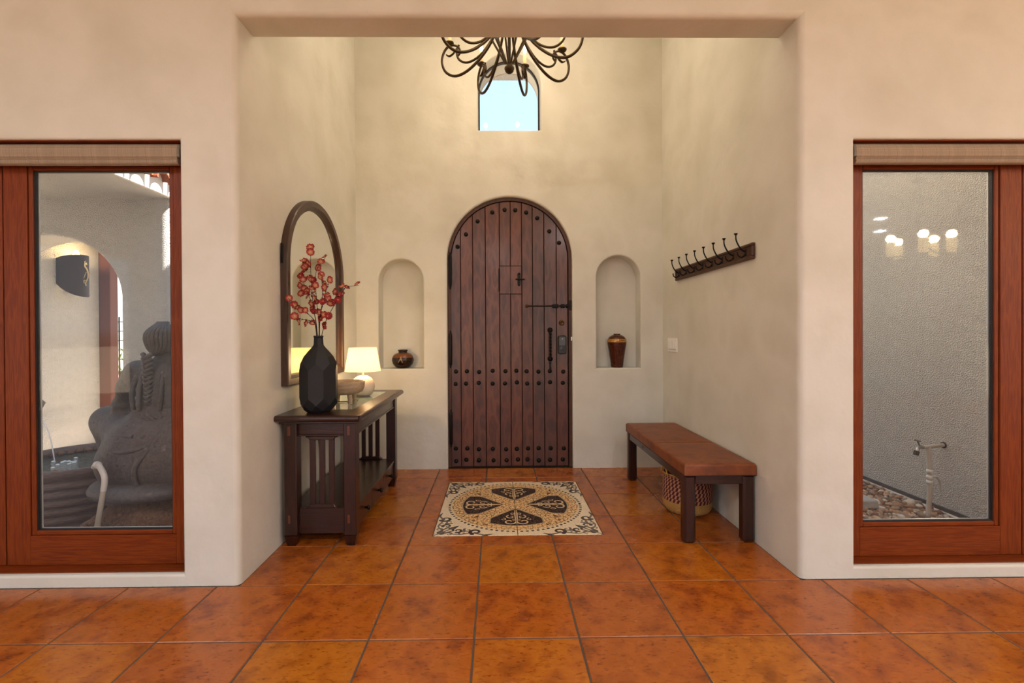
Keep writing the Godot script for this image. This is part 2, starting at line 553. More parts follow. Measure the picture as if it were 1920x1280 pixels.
# the face of a wall with openings, their rounded edges, reveals and (for niches) backs; t maps x,y and the outward normal z
func add_wall(st: SurfaceTool, x0: float, x1: float, y0: float, y1: float, holes: Array, t: Transform3D) -> void:
	var xs := [x0, x1]
	for h in holes:
		for p in arch_outline(h, h.r):
			if p.x > x0 and p.x < x1:
				xs.append(p.x)
	xs.sort()
	var nz := t.basis.z
	st.set_smooth_group(-1)
	for i in xs.size() - 1:
		var a: float = xs[i]
		var b: float = xs[i + 1]
		if b - a < 0.00001:
			continue
		var mid := (a + b) * 0.5
		var here := holes.filter(func(h): return mid > h.x0 - h.r and mid < h.x1 + h.r)
		here.sort_custom(func(p, q): return p.y0 < q.y0)
		var la := y0
		var lb := y0
		for h in here:
			var low: float = h.y0 - (h.r if h.get("sill", true) else 0.0)
			if low > la + 0.0001:
				quad(st, t * Vector3(a, la, 0), t * Vector3(b, lb, 0), t * Vector3(b, low, 0), t * Vector3(a, low, 0), nz)
			la = arch_top(h, h.r, a)
			lb = arch_top(h, h.r, b)
		quad(st, t * Vector3(a, la, 0), t * Vector3(b, lb, 0), t * Vector3(b, y1, 0), t * Vector3(a, y1, 0), nz)
	var group := 3
	for h in holes:
		var rings := []
		for k in 7:
			var a := PI * 0.5 * k / 6.0
			rings.append([arch_outline(h, h.r * (1.0 - sin(a))), -h.r * (1.0 - cos(a))])
		rings.append([arch_outline(h, 0.0), -h.r - 0.008])
		rings.append([arch_outline(h, 0.0), -h.depth])
		var n: int = rings[0][0].size()
		var xc: float = (h.x0 + h.x1) * 0.5
		for i in n:
			var j := (i + 1) % n
			if j == 0 and not h.get("sill", true):
				continue
			var straight: bool = h.get("rise", 0.0) <= 0.0 or i == n - 1 or i == 0 or i == n - 2
			group += 1
			st.set_smooth_group(group if straight else 2)
			for k in rings.size() - 1:
				var p: PackedVector2Array = rings[k][0]
				var q: PackedVector2Array = rings[k + 1][0]
				var za: float = rings[k][1]
				var zb: float = rings[k + 1][1]
				var m2 := (p[i] + p[j]) * 0.5
				var inward := Vector2(xc, clampf(m2.y, h.y0 + 0.05, h.ys)) - m2
				if i == n - 1:
					inward = Vector2(0, 1)
				var nn := t.basis * Vector3(inward.x, inward.y, 0).normalized() + nz * (0.01 if k == rings.size() - 2 else 0.4)
				quad(st, t * Vector3(p[i].x, p[i].y, za), t * Vector3(p[j].x, p[j].y, za), t * Vector3(q[j].x, q[j].y, zb), t * Vector3(q[i].x, q[i].y, zb), nn)
		if h.get("back", false):
			st.set_smooth_group(-1)
			var o := arch_outline(h, 0.0)
			var idx := Geometry2D.triangulate_polygon(o)
			for i in range(0, idx.size(), 3):
				tri(st, t * Vector3(o[idx[i]].x, o[idx[i]].y, -h.depth), t * Vector3(o[idx[i + 1]].x, o[idx[i + 1]].y, -h.depth), t * Vector3(o[idx[i + 2]].x, o[idx[i + 2]].y, -h.depth), nz)

func structure(o: Node, label: String, category: String) -> Node:
	return tag(o, label, category, "", "structure")

# ---------------------------------------------------------------- the scene
func _ready() -> void:
	rng.seed = 7
	# camera: fitted to the floor grid, lens slightly shifted
	var cam := Camera3D.new()
	cam.name = "camera"
	cam.projection = Camera3D.PROJECTION_FRUSTUM
	cam.near = 0.05
	cam.far = 200.0
	cam.size = 0.05 * 1280.0 / 894.79
	cam.frustum_offset = Vector2(16.27, -12.39) * 0.05 / 894.79
	cam.position = Vector3(0, 1.1789, 0)
	cam.rotation = Vector3(-0.00582, -0.01196, -0.00528)
	add_child(cam)
	cam.make_current()
	# sky, exposure
	var sky_mat := ProceduralSkyMaterial.new()
	sky_mat.sky_top_color = Color(0.66, 0.80, 0.95)
	sky_mat.sky_horizon_color = Color(0.90, 0.95, 1.0)
	sky_mat.ground_horizon_color = Color(0.70, 0.66, 0.60)
	sky_mat.ground_bottom_color = Color(0.5, 0.46, 0.42)
	sky_mat.sun_angle_max = 1.0
	sky_mat.sky_energy_multiplier = 1.15
	var env := Environment.new()
	env.background_mode = Environment.BG_SKY
	env.sky = Sky.new()
	env.sky.sky_material = sky_mat
	env.tonemap_mode = Environment.TONE_MAPPER_LINEAR
	env.tonemap_exposure = 1.22
	env.sdfgi_enabled = true
	env.ssao_enabled = true
	env.ssil_enabled = true
	var we := WorldEnvironment.new()
	we.name = "world_environment"
	we.environment = env
	add_child(we)
	# the sun stands high to the right, behind the entry hall's roof
	var sun := DirectionalLight3D.new()
	sun.name = "sun"
	sun.light_energy = 7.5
	sun.light_color = rgb(255, 244, 226)
	sun.light_angular_distance = 0.6
	sun.shadow_enabled = true
	sun.position = Vector3(20, 30, -1.5)
	add_child(sun)
	sun.look_at(Vector3.ZERO)
	make_materials()
	build_great_room()
	build_entry_walls()
	build_floor()
	build_glazing()
	build_entry_door()
	build_console()
	build_console_items()
	build_mirror()
	build_niche_pots()
	build_rack_and_switch()
	build_bench()
	build_chandelier()
	build_left_court()
	build_right_court()

func area_lamp(called: String, at: Vector3, size: float, energy: float, color: Color, parent: Node) -> void:
	var l := AreaLight3D.new()
	l.name = called
	l.area_size = Vector2(size, size)
	l.light_energy = energy
	l.light_color = color
	l.shadow_enabled = true
	l.area_range = 12.0
	parent.add_child(l, true)
	l.position = at
	l.rotation.x = -PI / 2

func omni(called: String, at: Vector3, energy: float, color: Color, size: float, parent: Node) -> void:
	var l := OmniLight3D.new()
	l.name = called
	l.light_energy = energy
	l.light_color = color
	l.light_size = size
	l.omni_range = 14.0
	l.omni_attenuation = 2.0
	l.shadow_enabled = true
	parent.add_child(l, true)
	l.position = at

const ROOM_X0 := -6.0
const ROOM_X1 := 8.2
const ROOM_Z1 := 5.5
const CEIL := 3.05

func build_great_room() -> void:
	# front wall: entry opening and two glazed openings
	var st := begin()
	var holes := [
		{"x0": XL, "x1": XR, "y0": 0.0, "ys": 2.66, "r": 0.028, "depth": 0.168, "sill": false},
		{"x0": -3.36, "x1": -1.473, "y0": 0.056, "ys": 2.083, "r": 0.012, "depth": 0.2},
		{"x0": 1.69, "x1": 3.58, "y0": 0.056, "ys": 2.083, "r": 0.012, "depth": 0.2}]
	add_wall(st, ROOM_X0, ROOM_X1, 0.0, CEIL, holes, Transform3D(Basis.IDENTITY, Vector3(0, 0, ZF)))
	structure(put("wall_front", done(st), mats.plaster, self), "cream plaster wall framing the entry opening and the glazed doors", "wall")
	# its outer face towards the courtyards
	for side in [[ROOM_X0 - 0.2, XL - 0.17, holes[1], "wall_outer_left", "rough stucco outer face of the wall with the left glazed door"], [XR + 0.17, ROOM_X1 + 0.2, holes[2], "wall_outer_right", "rough stucco outer face of the wall with the right glazed door"]]:
		st = begin()
		var h: Dictionary = side[2]
		add_wall(st, -side[1], -side[0], -0.15, CEIL + 0.25, [{"x0": -h.x1, "x1": -h.x0, "y0": h.y0, "ys": h.ys, "r": 0.005, "depth": 0.03}], Transform3D(Basis(Vector3.UP, PI), Vector3(0, 0, ZF - 0.22)))
		structure(put(side[3], done(st), mats.stucco, self), side[4], "wall")
	# header over the opening, towards the taller entry hall
	structure(box("wall_header", Vector3(XL - 0.17, 2.69, ZF - 0.168), Vector3(XR + 0.17, 4.1, ZF - 0.03), mats.plaster, self, 0.0), "plaster header above the entry opening", "wall")
	# great room walls, ceiling
	structure(box("ceiling", Vector3(ROOM_X0 - 0.2, CEIL, ZF - 0.02), Vector3(ROOM_X1 + 0.2, CEIL + 0.2, ROOM_Z1 + 0.2), mats.white_paint, self, 0.0), "flat white ceiling of the great room", "ceiling")
	st = begin()
	var rear := []
	for x in [-4.2, -0.7, 2.8, 6.3]:
		rear.append({"x0": x - 1.35, "x1": x + 1.35, "y0": 0.05, "ys": 2.5, "r": 0.012, "depth": 0.2})
	var flipped := []
	for h in rear:
		flipped.append({"x0": -h.x1, "x1": -h.x0, "y0": h.y0, "ys": h.ys, "r": h.r, "depth": h.depth})
	add_wall(st, -ROOM_X1, -ROOM_X0, 0.0, CEIL, flipped, Transform3D(Basis(Vector3.UP, PI), Vector3(0, 0, ROOM_Z1)))
	structure(put("wall_rear", done(st), mats.plaster, self), "cream plaster rear wall with four wide patio openings", "wall")
	var sides := [[ROOM_X0, PI / 2, "wall_left", "cream plaster wall closing the great room on the left", -1.0], [ROOM_X1, -PI / 2, "wall_right", "cream plaster wall closing the great room on the right", 1.0]]
	for s in sides:
		st = begin()
		var z0: float = -ROOM_Z1 if s[4] < 0.0 else ZF
		var z1: float = -ZF if s[4] < 0.0 else ROOM_Z1
		var open := [{"x0": -3.4 if s[4] < 0.0 else 0.4, "x1": -0.4 if s[4] < 0.0 else 3.4, "y0": 0.05, "ys": 2.4, "r": 0.012, "depth": 0.2}]
		add_wall(st, z0, z1, 0.0, CEIL, open, Transform3D(Basis(Vector3.UP, s[1]), Vector3(s[0], 0, 0)))
		structure(put(s[2], done(st), mats.plaster, self), s[3], "wall")
	# patio glazing behind the camera
	var n := 6
	for h in rear:
		var w := thing("window_%d" % n, "wide patio window in the rear wall, number %d from the left as one faces it" % (10 - n), "window", Vector3((h.x0 + h.x1) * 0.5, 0.05, ROOM_Z1 + 0.1), "", "structure")
		for x in [-1.32, 0.0, 1.32]:
			box("stile", Vector3(x - 0.035, 0.0, -0.03), Vector3(x + 0.035, 2.45, 0.03), mats.red_y, w)
		for y in [0.0, 2.38]:
			box("rail", Vector3(-1.28, y, -0.028), Vector3(1.28, y + 0.07, 0.028), mats.red_x, w)
		n += 1
	structure(box("ground_patio", Vector3(-40, -0.3, ROOM_Z1 + 0.21), Vector3(40, -0.1, 50), mats.paving, self, 0.0), "pale paving of the patio behind the great room", "ground")
	structure(box("ground_side_left", Vector3(-40, -0.3, -9.4), Vector3(-9.0, -0.1, ROOM_Z1 + 0.2), mats.paving, self, 0.0), "pale paving left of the house", "ground")
	structure(box("ground_side_right", Vector3(ROOM_X1 + 0.3, -0.3, -9.4), Vector3(40, -0.1, ROOM_Z1 + 0.2), mats.paving, self, 0.0), "pale paving right of the house", "ground")
	structure(box("trim_eave_right", Vector3(ROOM_X1 + 0.01, CEIL - 0.02, -2.6), Vector3(ROOM_X1 + 2.3, CEIL + 0.12, ROOM_Z1 + 0.3), mats.stucco, self, 0.0), "wide eave shading the right side of the house", "eave")
	# recessed ceiling lights
	var spots := [[-3.4, 0.7, "recessed ceiling light over the left glazed doors"], [-1.1, 0.9, "recessed ceiling light out in front of the console table side"], [1.3, 0.8, "recessed ceiling light out in front of the bench side"], [3.6, 0.6, "recessed ceiling light over the right glazed doors"], [-3.5, 3.0, "recessed ceiling light near the leftmost rear patio window"], [0.0, 3.1, "recessed ceiling light before the middle rear patio windows"], [4.6, 3.6, "recessed ceiling light left of the dining chandelier, towards the patio"], [6.4, 3.2, "recessed ceiling light between dining chandelier and right wall"], [7.2, 4.2, "recessed ceiling light in the far right corner of the room"]]
	for p in spots:
		var d := thing("ceiling_light", p[2], "light", Vector3(p[0], CEIL, p[1]), "recessed ceiling lights")
		lathe("trim_ring", [Vector2(0.075, -0.001), Vector2(0.075, -0.006), Vector2(0.1, -0.008), Vector2(0.104, 0.0)], mats.white_plastic, d)
		lathe("lens", [Vector2(0.0, -0.004), Vector2(0.075, -0.004)], mats.downlight, d, Vector3.ZERO, 24)
		area_lamp("beam", Vector3(0, -0.012, 0), 0.14, 2.9, rgb(250, 251, 255), d)
	# the dining chandelier that the right pane mirrors
	var c := thing("pendant_chandelier", "dark chandelier with frosted glass cylinder shades over the dining area", "chandelier", Vector3(5.27, 2.18, 1.2))
	lathe("canopy", [Vector2(0.0, 0.87), Vector2(0.07, 0.87), Vector2(0.07, 0.85), Vector2(0.0, 0.83)], mats.iron, c)
	tube("stem", [Vector3(0, 0.84, 0), Vector3(0, 0.1, 0)], 0.01, mats.iron, c)
	for k in 5:
		var a := TAU * k / 5.0 + 0.35
		var e := Vector3(cos(a) * 0.3, 0.0, sin(a) * 0.3)
		tube("arm", [Vector3(0, 0.12, 0), e * 0.5 + Vector3(0, -0.05, 0), e + Vector3(0, -0.08, 0)], 0.009, mats.iron, c)
		var sh := lathe("glass_shade", [Vector2(0.0, -0.07), Vector2(0.045, -0.07), Vector2(0.05, 0.0), Vector2(0.052, 0.1)], mats.frosted, c, e, 20)
		omni("shade_light", Vector3(0, 0.15, 0), 0.35, rgb(255, 220, 165), 0.05, sh)

func build_entry_walls() -> void:
	var top := 3.95
	# back wall: door, two niches, arched window
	var st := begin()
	var holes := [
		{"x0": -0.433, "x1": 0.647, "y0": 0.0, "ys": 1.806, "rise": 0.54, "r": 0.016, "depth": 0.14, "sill": false},
		{"x0": -1.023, "x1": -0.638, "y0": 0.868, "ys": 1.622, "rise": 0.1925, "r": 0.012, "depth": 0.17, "back": true},
		{"x0": 0.855, "x1": 1.239, "y0": 0.864, "ys": 1.645, "rise": 0.192, "r": 0.012, "depth": 0.155, "back": true},
		{"x0": -0.16, "x1": 0.383, "y0": 2.917, "ys": 3.31, "rise": 0.272, "r": 0.014, "depth": 0.335}]
	add_wall(st, XL, XR, 0.0, top, holes, Transform3D(Basis.IDENTITY, Vector3(0, 0, ZB)))
	structure(put("wall_back", done(st), mats.plaster, self), "cream plaster back wall with the arched door, two niches and a high window", "wall")
	st = begin()
	add_wall(st, -XR - 0.17, -XL + 0.17, -0.15, top + 0.2, [{"x0": -0.383, "x1": 0.16, "y0": 2.917, "ys": 3.31, "rise": 0.272, "r": 0.005, "depth": 0.02}], Transform3D(Basis(Vector3.UP, PI), Vector3(0, 0, ZB - 0.35)))
	structure(put("wall_outer_back", done(st), mats.stucco, self), "stucco outer face behind the entry hall", "wall")
	structure(box("wall_entry_left", Vector3(XL - 0.17, 0, ZB - 0.34), Vector3(XL, top + 0.15, ZF - 0.168), mats.plaster, self, 0.0), "cream plaster side wall behind the console table", "wall")
	structure(box("wall_entry_right", Vector3(XR, 0, ZB - 0.34), Vector3(XR + 0.17, top + 0.15, ZF - 0.168), mats.plaster, self, 0.0), "cream plaster side wall with the coat rack", "wall")
	structure(box("ceiling_entry", Vector3(XL - 0.17, top, ZB - 0.35), Vector3(XR + 0.17, top + 0.2, ZF - 0.03), mats.white_paint, self, 0.0), "high ceiling of the entry hall", "ceiling")
	# window_3: arched glass high in the wall, and the eave outside it
	var w := thing("window_3", "small arched window high above the entry door", "window", Vector3(0.1115, 2.917, ZB - 0.13), "", "structure")
	var hole := {"x0": -0.2715, "x1": 0.2715, "y0": 0.0, "ys": 0.393, "rise": 0.272}
	st = begin()
	var o := arch_outline(hole, 0.0)
	var inn := arch_outline(hole, -0.012)
	for i in o.size() - 1:
		for f in [[0.0, 1.0], [-0.03, -1.0]]:
			quad(st, Vector3(o[i].x, o[i].y, f[0]), Vector3(o[i + 1].x, o[i + 1].y, f[0]), Vector3(inn[i + 1].x, inn[i + 1].y, f[0]), Vector3(inn[i].x, inn[i].y, f[0]), Vector3(0, 0, f[1]))
		quad(st, Vector3(inn[i].x, inn[i].y, 0), Vector3(inn[i + 1].x, inn[i + 1].y, 0), Vector3(inn[i + 1].x, inn[i + 1].y, -0.03), Vector3(inn[i].x, inn[i].y, -0.03), Vector3(0, 0.2, 0) - Vector3(inn[i].x, inn[i].y - 0.3, 0))
	put("frame", done(st), mats.seal, w)
	st = begin()
	add_prism(st, inn, -0.018, -0.014, 0.0)
	put("pane", done(st), mats.pane, w)
	structure(box("trim_eave", Vector3(-1.6, 3.835, ZB - 0.95), Vector3(1.8, 4.0, ZB - 0.36), mats.stucco_fine, self, 0.01), "stucco eave outside the high arched window", "eave")

func tile_mesh(poly: PackedVector2Array, bev: float) -> ArrayMesh:
	var st := begin()
	# local z of the prism becomes up
	add_prism(st, poly, -0.012, 0.0, bev, Transform3D(Basis(Vector3(1, 0, 0), Vector3(0, 0, 1), Vector3(0, 1, 0)), Vector3.ZERO))
	return done(st)

func rect(x0: float, z0: float, x1: float, z1: float) -> PackedVector2Array:
	return PackedVector2Array([Vector2(x0, z0), Vector2(x1, z0), Vector2(x1, z1), Vector2(x0, z1)])

const MX0 := -0.381
const MX1 := 0.605
const MZ0 := -3.748
const MZ1 := -2.764

func build_floor() -> void:
	var fl := thing("floor", "glossy terracotta tile floor with dark grout joints", "floor", Vector3.ZERO, "", "structure")
	box("grout_bed", Vector3(ROOM_X0 - 0.2, -0.1, ZF), Vector3(ROOM_X1 + 0.2, -0.0028, ROOM_Z1 + 0.2), mats.grout, fl, 0.0)
	box("grout_bed", Vector3(XL - 0.01, -0.1, ZB - 0.1), Vector3(XR + 0.01, -0.0028, ZF), mats.grout, fl, 0.0)
	var gap := 0.0035
	var whole := tile_mesh(rect(-TILE / 2 + gap, -TILE / 2 + gap, TILE / 2 - gap, TILE / 2 - gap), 0.0025)
	var medallion := rect(MX0 - 0.005, MZ0 - 0.005, MX1 + 0.005, MZ1 + 0.005)
	var k := 0
	for i in range(-9, 10):
		for j in range(-6, 7):
			var cx := GX + (i + 0.5) * TILE
			var cz := GZ - (j - 0.5) * TILE
			var in_room := cz > ZF
			var r := rect(cx - TILE / 2 + gap, cz - TILE / 2 + gap, cx + TILE / 2 - gap, cz + TILE / 2 - gap)
			var cut := [r]
			if not in_room:
				if cx < XL - TILE or cx > XR + TILE:
					continue
				cut = Geometry2D.intersect_polygons(r, rect(XL + 0.001, ZB - 0.02, XR - 0.001, ZF))
				var left := []
				for c in cut:
					left += Geometry2D.clip_polygons(c, medallion)
				cut = left
			for c: PackedVector2Array in cut:
				if absf(poly_area(c)) < 0.0005:
					continue
				var m: Material = mats.tile[(i * 7 + j * 13 + absi(i * j) * 3 + 400) % 4]
				var o: MeshInstance3D
				if c.size() == 4 and absf(absf(poly_area(c)) - absf(poly_area(r))) < 0.00001:
					o = put("floor_tile", whole, m, fl, Vector3(cx, 0, cz))
				else:
					for q in c.size():
						c[q] -= Vector2(cx, cz)
					o = put("floor_tile", tile_mesh(c, 0.0025), m, fl, Vector3(cx, 0, cz))
				o.position.y = rng.randf_range(-0.0006, 0.0003)
				o.rotation = Vector3(rng.randf_range(-0.0015, 0.0015), 0, rng.randf_range(-0.0015, 0.0015))
				k += 1
	# far parts of the great room floor, seen only in reflections
	box("tile_field", Vector3(ROOM_X0, -0.01, 0.81), Vector3(ROOM_X1, -0.0005, ROOM_Z1), mats.tile[0], fl, 0.0)
	box("tile_field", Vector3(ROOM_X0, -0.01, ZF), Vector3(GX - 9 * TILE, -0.0005, 0.8), mats.tile[1], fl, 0.0)
	box("tile_field", Vector3(GX + 10 * TILE, -0.01, ZF), Vector3(ROOM_X1, -0.0005, 0.8), mats.tile[2], fl, 0.0)
	# inlaid medallion of four printed tiles
	var med := thing("mosaic_medallion", "square inlay of four patterned mosaic tiles with a round black, gold and cream medallion", "mosaic", Vector3((MX0 + MX1) / 2, 0, (MZ0 + MZ1) / 2))
	box("grout_bed", Vector3(-0.495, -0.012, -0.495), Vector3(0.495, -0.002, 0.495), mats.grout, med, 0.0)
	var print_mat := mat(Color.WHITE, 0.3)
	print_mat.albedo_texture = medallion_texture()
	print_mat.texture_repeat = false
	var half := (MX1 - MX0) / 2
	for sx: float in [-1.0, 1.0]:
		for sz: float in [-1.0, 1.0]:
			var st := begin()
			var a := 0.002
			var b := half
			var e := 0.002
			var c := [Vector2(a, a), Vector2(b, a), Vector2(b, b), Vector2(a, b)]
			var ci := [Vector2(a + e, a + e), Vector2(b - e, a + e), Vector2(b - e, b - e), Vector2(a + e, b - e)]
			var top := []
			var rim := []
			var low := []
			for q in 4:
				top.append(Vector3(ci[q].x * sx, 0.001, ci[q].y * sz))
				rim.append(Vector3(c[q].x * sx, -0.001, c[q].y * sz))
				low.append(Vector3(c[q].x * sx, -0.01, c[q].y * sz))
			quad(st, top[0], top[1], top[2], top[3], Vector3.UP, ci[0] / half, ci[1] / half, ci[2] / half, ci[3] / half)
			for q in 4:
				var w := (q + 1) % 4
				var out: Vector3 = (rim[q] + rim[w]) * 0.5 - Vector3(sx, 0, sz) * half * 0.5
				quad(st, rim[q], rim[w], top[w], top[q], out + Vector3.UP * 0.2, c[q] / half, c[w] / half, ci[w] / half, ci[q] / half)
				quad(st, low[q], low[w], rim[w], rim[q], out, c[q] / half, c[w] / half, c[w] / half, c[q] / half)
			put("mosaic_tile", done(st), print_mat, med)

func stroke(im: Image, pts: Array, w0: float, w1: float, c: Color) -> void:
	var p3 := []
	for p in pts:
		p3.append(Vector3(p.x, p.y, 0))
	var s := spline(p3, 24)
	var n := im.get_width()
	for i in s.size():
		var w := lerpf(w0, w1, float(i) / s.size()) * n
		var x := s[i].x * n
		var y := s[i].y * n
		for yy in range(maxi(0, int(y - w)), mini(n, int(y + w) + 2)):
			for xx in range(maxi(0, int(x - w)), mini(n, int(x + w) + 2)):
				if Vector2(xx - x, yy - y).length() <= w:
					im.set_pixel(xx, yy, c)

func curl(c: Vector2, r: float, a0: float, turns: float) -> Array:
	var o := []
	for i in 9:
		var f := i / 8.0
		var a := a0 + turns * TAU * f
		o.append(c + Vector2(cos(a), sin(a)) * r * (1.0 - 0.72 * f))
	return o

# one quarter of the print, centre of the medallion at (0, 0), corner at (1, 1)
func medallion_texture() -> ImageTexture:
	var n := 512
	var im := Image.create(n, n, false, Image.FORMAT_RGB8)
	var cell := FastNoiseLite.new()
	cell.noise_type = FastNoiseLite.TYPE_CELLULAR
	cell.cellular_return_type = FastNoiseLite.RETURN_DISTANCE2_SUB
	cell.frequency = 17.0
	cell.seed = 4
	var fine := FastNoiseLite.new()
	fine.frequency = 30.0
	fine.seed = 9
	for y in n:
		for x in n:
			var u := (x + 0.5) / n
			var v := (y + 0.5) / n
			var r := sqrt(u * u + v * v)
			var bar := absf(u - v) * 0.7071
			var f := fine.get_noise_2d(u, v)
			var c := Color(0.91, 0.85, 0.73)
			if f > 0.33:
				c = Color(0.80, 0.72, 0.58)
			if r < 0.86:
				# pebbles, ochre joints
				var d := cell.get_noise_2d(u, v) + 1.0
				c = Color(0.92, 0.78, 0.56) if d > 0.17 else Color(0.44, 0.24, 0.09)
				if f < -0.28:
					c = c.darkened(0.3)
				var lim := 0.115 + 0.10 * smoothstep(0.56, 0.74, r)
				var dark := r < 0.715 and bar > lim and r > 0.13
				var line := r < 0.735 and bar > lim - 0.018 and r > 0.10
				if dark:
					c = Color(0.10, 0.065, 0.05)
					if f > 0.2:
						c = Color(0.42, 0.34, 0.27)
					elif f > 0.05:
						c = Color(0.22, 0.14, 0.11)
				elif line:
					c = Color(0.70, 0.62, 0.50)
			elif r < 0.915 and r > 0.885:
				if sin(atan2(v, u) * 84.0) > 0.0:
					c = Color(0.12, 0.09, 0.09)
			elif r < 0.885:
				c = Color(0.86, 0.79, 0.66)
			im.set_pixel(x, y, c)
	var cream := Color(0.84, 0.74, 0.58)
	for flip in 2:
		var f := func(p: Vector2) -> Vector2: return p if flip == 0 else Vector2(p.y, p.x)
		for s in [[curl(Vector2(0.60, 0.085), 0.085, -1.5, 0.9), 0.013], [curl(Vector2(0.44, 0.07), 0.06, 2.6, -0.9), 0.010], [curl(Vector2(0.34, 0.035), 0.035, 0.0, 0.8), 0.008], [[Vector2(0.2, 0.0), Vector2(0.34, 0.012), Vector2(0.5, 0.01), Vector2(0.68, 0.0)], 0.011], [curl(Vector2(0.52, 0.17), 0.04, 3.4, 0.8), 0.008]]:
			stroke(im, s[0].map(f), s[1], s[1] * 0.6, cream)
		stroke(im, [Vector2(0.53, 0.035), Vector2(0.56, 0.03)].map(f), 0.02, 0.02, Color(0.6, 0.46, 0.28))
	var ink := Color(0.24, 0.21, 0.2)
	var ink2 := Color(0.42, 0.38, 0.35)
	for flip in 2:
		var f := func(p: Vector2) -> Vector2: return p if flip == 0 else Vector2(p.y, p.x)
		stroke(im, [Vector2(0.99, 0.40), Vector2(0.93, 0.55), Vector2(0.97, 0.72), Vector2(0.90, 0.86)].map(f), 0.016, 0.007, ink2)
		stroke(im, curl(Vector2(0.90, 0.50), 0.075, 0.6, 1.0).map(f), 0.024, 0.01, ink)
		stroke(im, curl(Vector2(0.84, 0.60), 0.05, 2.2, -0.9).map(f), 0.016, 0.006, ink2)
		stroke(im, curl(Vector2(0.93, 0.66), 0.055, 3.6, -1.0).map(f), 0.016, 0.007, ink2)
		stroke(im, curl(Vector2(0.86, 0.72), 0.055, 0.2, -0.9).map(f), 0.02, 0.008, ink)
		stroke(im, curl(Vector2(0.95, 0.82), 0.05, 2.0, 0.9).map(f), 0.015, 0.006, ink2)
		stroke(im, [Vector2(0.99, 0.38), Vector2(0.965, 0.30)].map(f), 0.02, 0.004, ink)
		stroke(im, [Vector2(0.80, 0.80), Vector2(0.86, 0.78), Vector2(0.95, 0.92)].map(f), 0.02, 0.006, ink)
		stroke(im, curl(Vector2(0.90, 0.93), 0.05, 4.4, 0.9).map(f), 0.014, 0.006, ink)
	stroke(im, [Vector2(0.73, 0.73), Vector2(0.78, 0.78)], 0.01, 0.035, ink)
	stroke(im, [Vector2(0.78, 0.78), Vector2(0.99, 0.99)], 0.014, 0.01, ink2)
	return ImageTexture.create_from_image(im)

# ---------------------------------------------------------------- glazed doors and their shades
func sash(called: String, label: String, x0: float, x1: float, gx0: float, gx1: float) -> void:
	var y0 := 0.062
	var y1 := 2.078
	var gy0 := 0.226
	var gy1 := 1.972
	var w := thing(called, label, "window", Vector3((x0 + x1) * 0.5, y0, -2.355), "", "structure")
	var o := -w.position
	var zf := -2.33
	var zb := -2.378
	for s in [[x0, gx0 - 0.022], [gx1 + 0.022, x1]]:
		box("stile", o + Vector3(s[0], y0, zb), o + Vector3(s[1], y1, zf), mats.red_y, w, 0.003)
	for s in [[y0, gy0 - 0.022], [gy1 + 0.022, y1]]:
		box("rail", o + Vector3(gx0 - 0.0225, s[0], zb), o + Vector3(gx1 + 0.0225, s[1], zf - 0.0005), mats.red_x, w, 0.002)
	# stepped glazing bead, then the dark seal and pale spacer
	for s in [[gx0 - 0.022, gx0], [gx1, gx1 + 0.022]]:
		var st := begin()
		add_box(st, o + Vector3(s[0], gy0 - 0.022, zb), o + Vector3(s[1], gy1 + 0.022, zf - 0.007), 0.004)
		put("glazing_bead", done(st), mats.red_y, w)
	for s in [[gy0 - 0.022, gy0], [gy1, gy1 + 0.022]]:
		var st := begin()
		add_box(st, o + Vector3(gx0 - 0.001, s[0], zb), o + Vector3(gx1 + 0.001, s[1], zf - 0.0075), 0.004)
		put("glazing_bead", done(st), mats.red_x, w)
	var st2 := begin()
	for s in [[gx0, gx0 + 0.005, gy0, gy1], [gx1 - 0.005, gx1, gy0, gy1], [gx0, gx1, gy0, gy0 + 0.005], [gx0, gx1, gy1 - 0.005, gy1]]:
		add_box(st2, o + Vector3(s[0], s[2], -2.3615), o + Vector3(s[1], s[3], -2.345), 0.0)
	put("glass_seal", done(st2), mats.seal, w)
	var st3 := begin()
	for s in [[gx0, gx0 + 0.009, gy0, gy1], [gx1 - 0.009, gx1, gy0, gy1], [gx0, gx1, gy0, gy0 + 0.007], [gx0, gx1, gy1 - 0.007, gy1]]:
		add_box(st3, o + Vector3(s[0], s[2], -2.366), o + Vector3(s[1], s[3], -2.362), 0.0)
	put("spacer_bar", done(st3), mats.spacer, w)
	var st4 := begin()
	add_box(st4, o + Vector3(gx0 + 0.001, gy0 + 0.001, -2.355), o + Vector3(gx1 - 0.001, gy1 - 0.001, -2.351), 0.0)
	put("pane", done(st4), mats.pane, w)

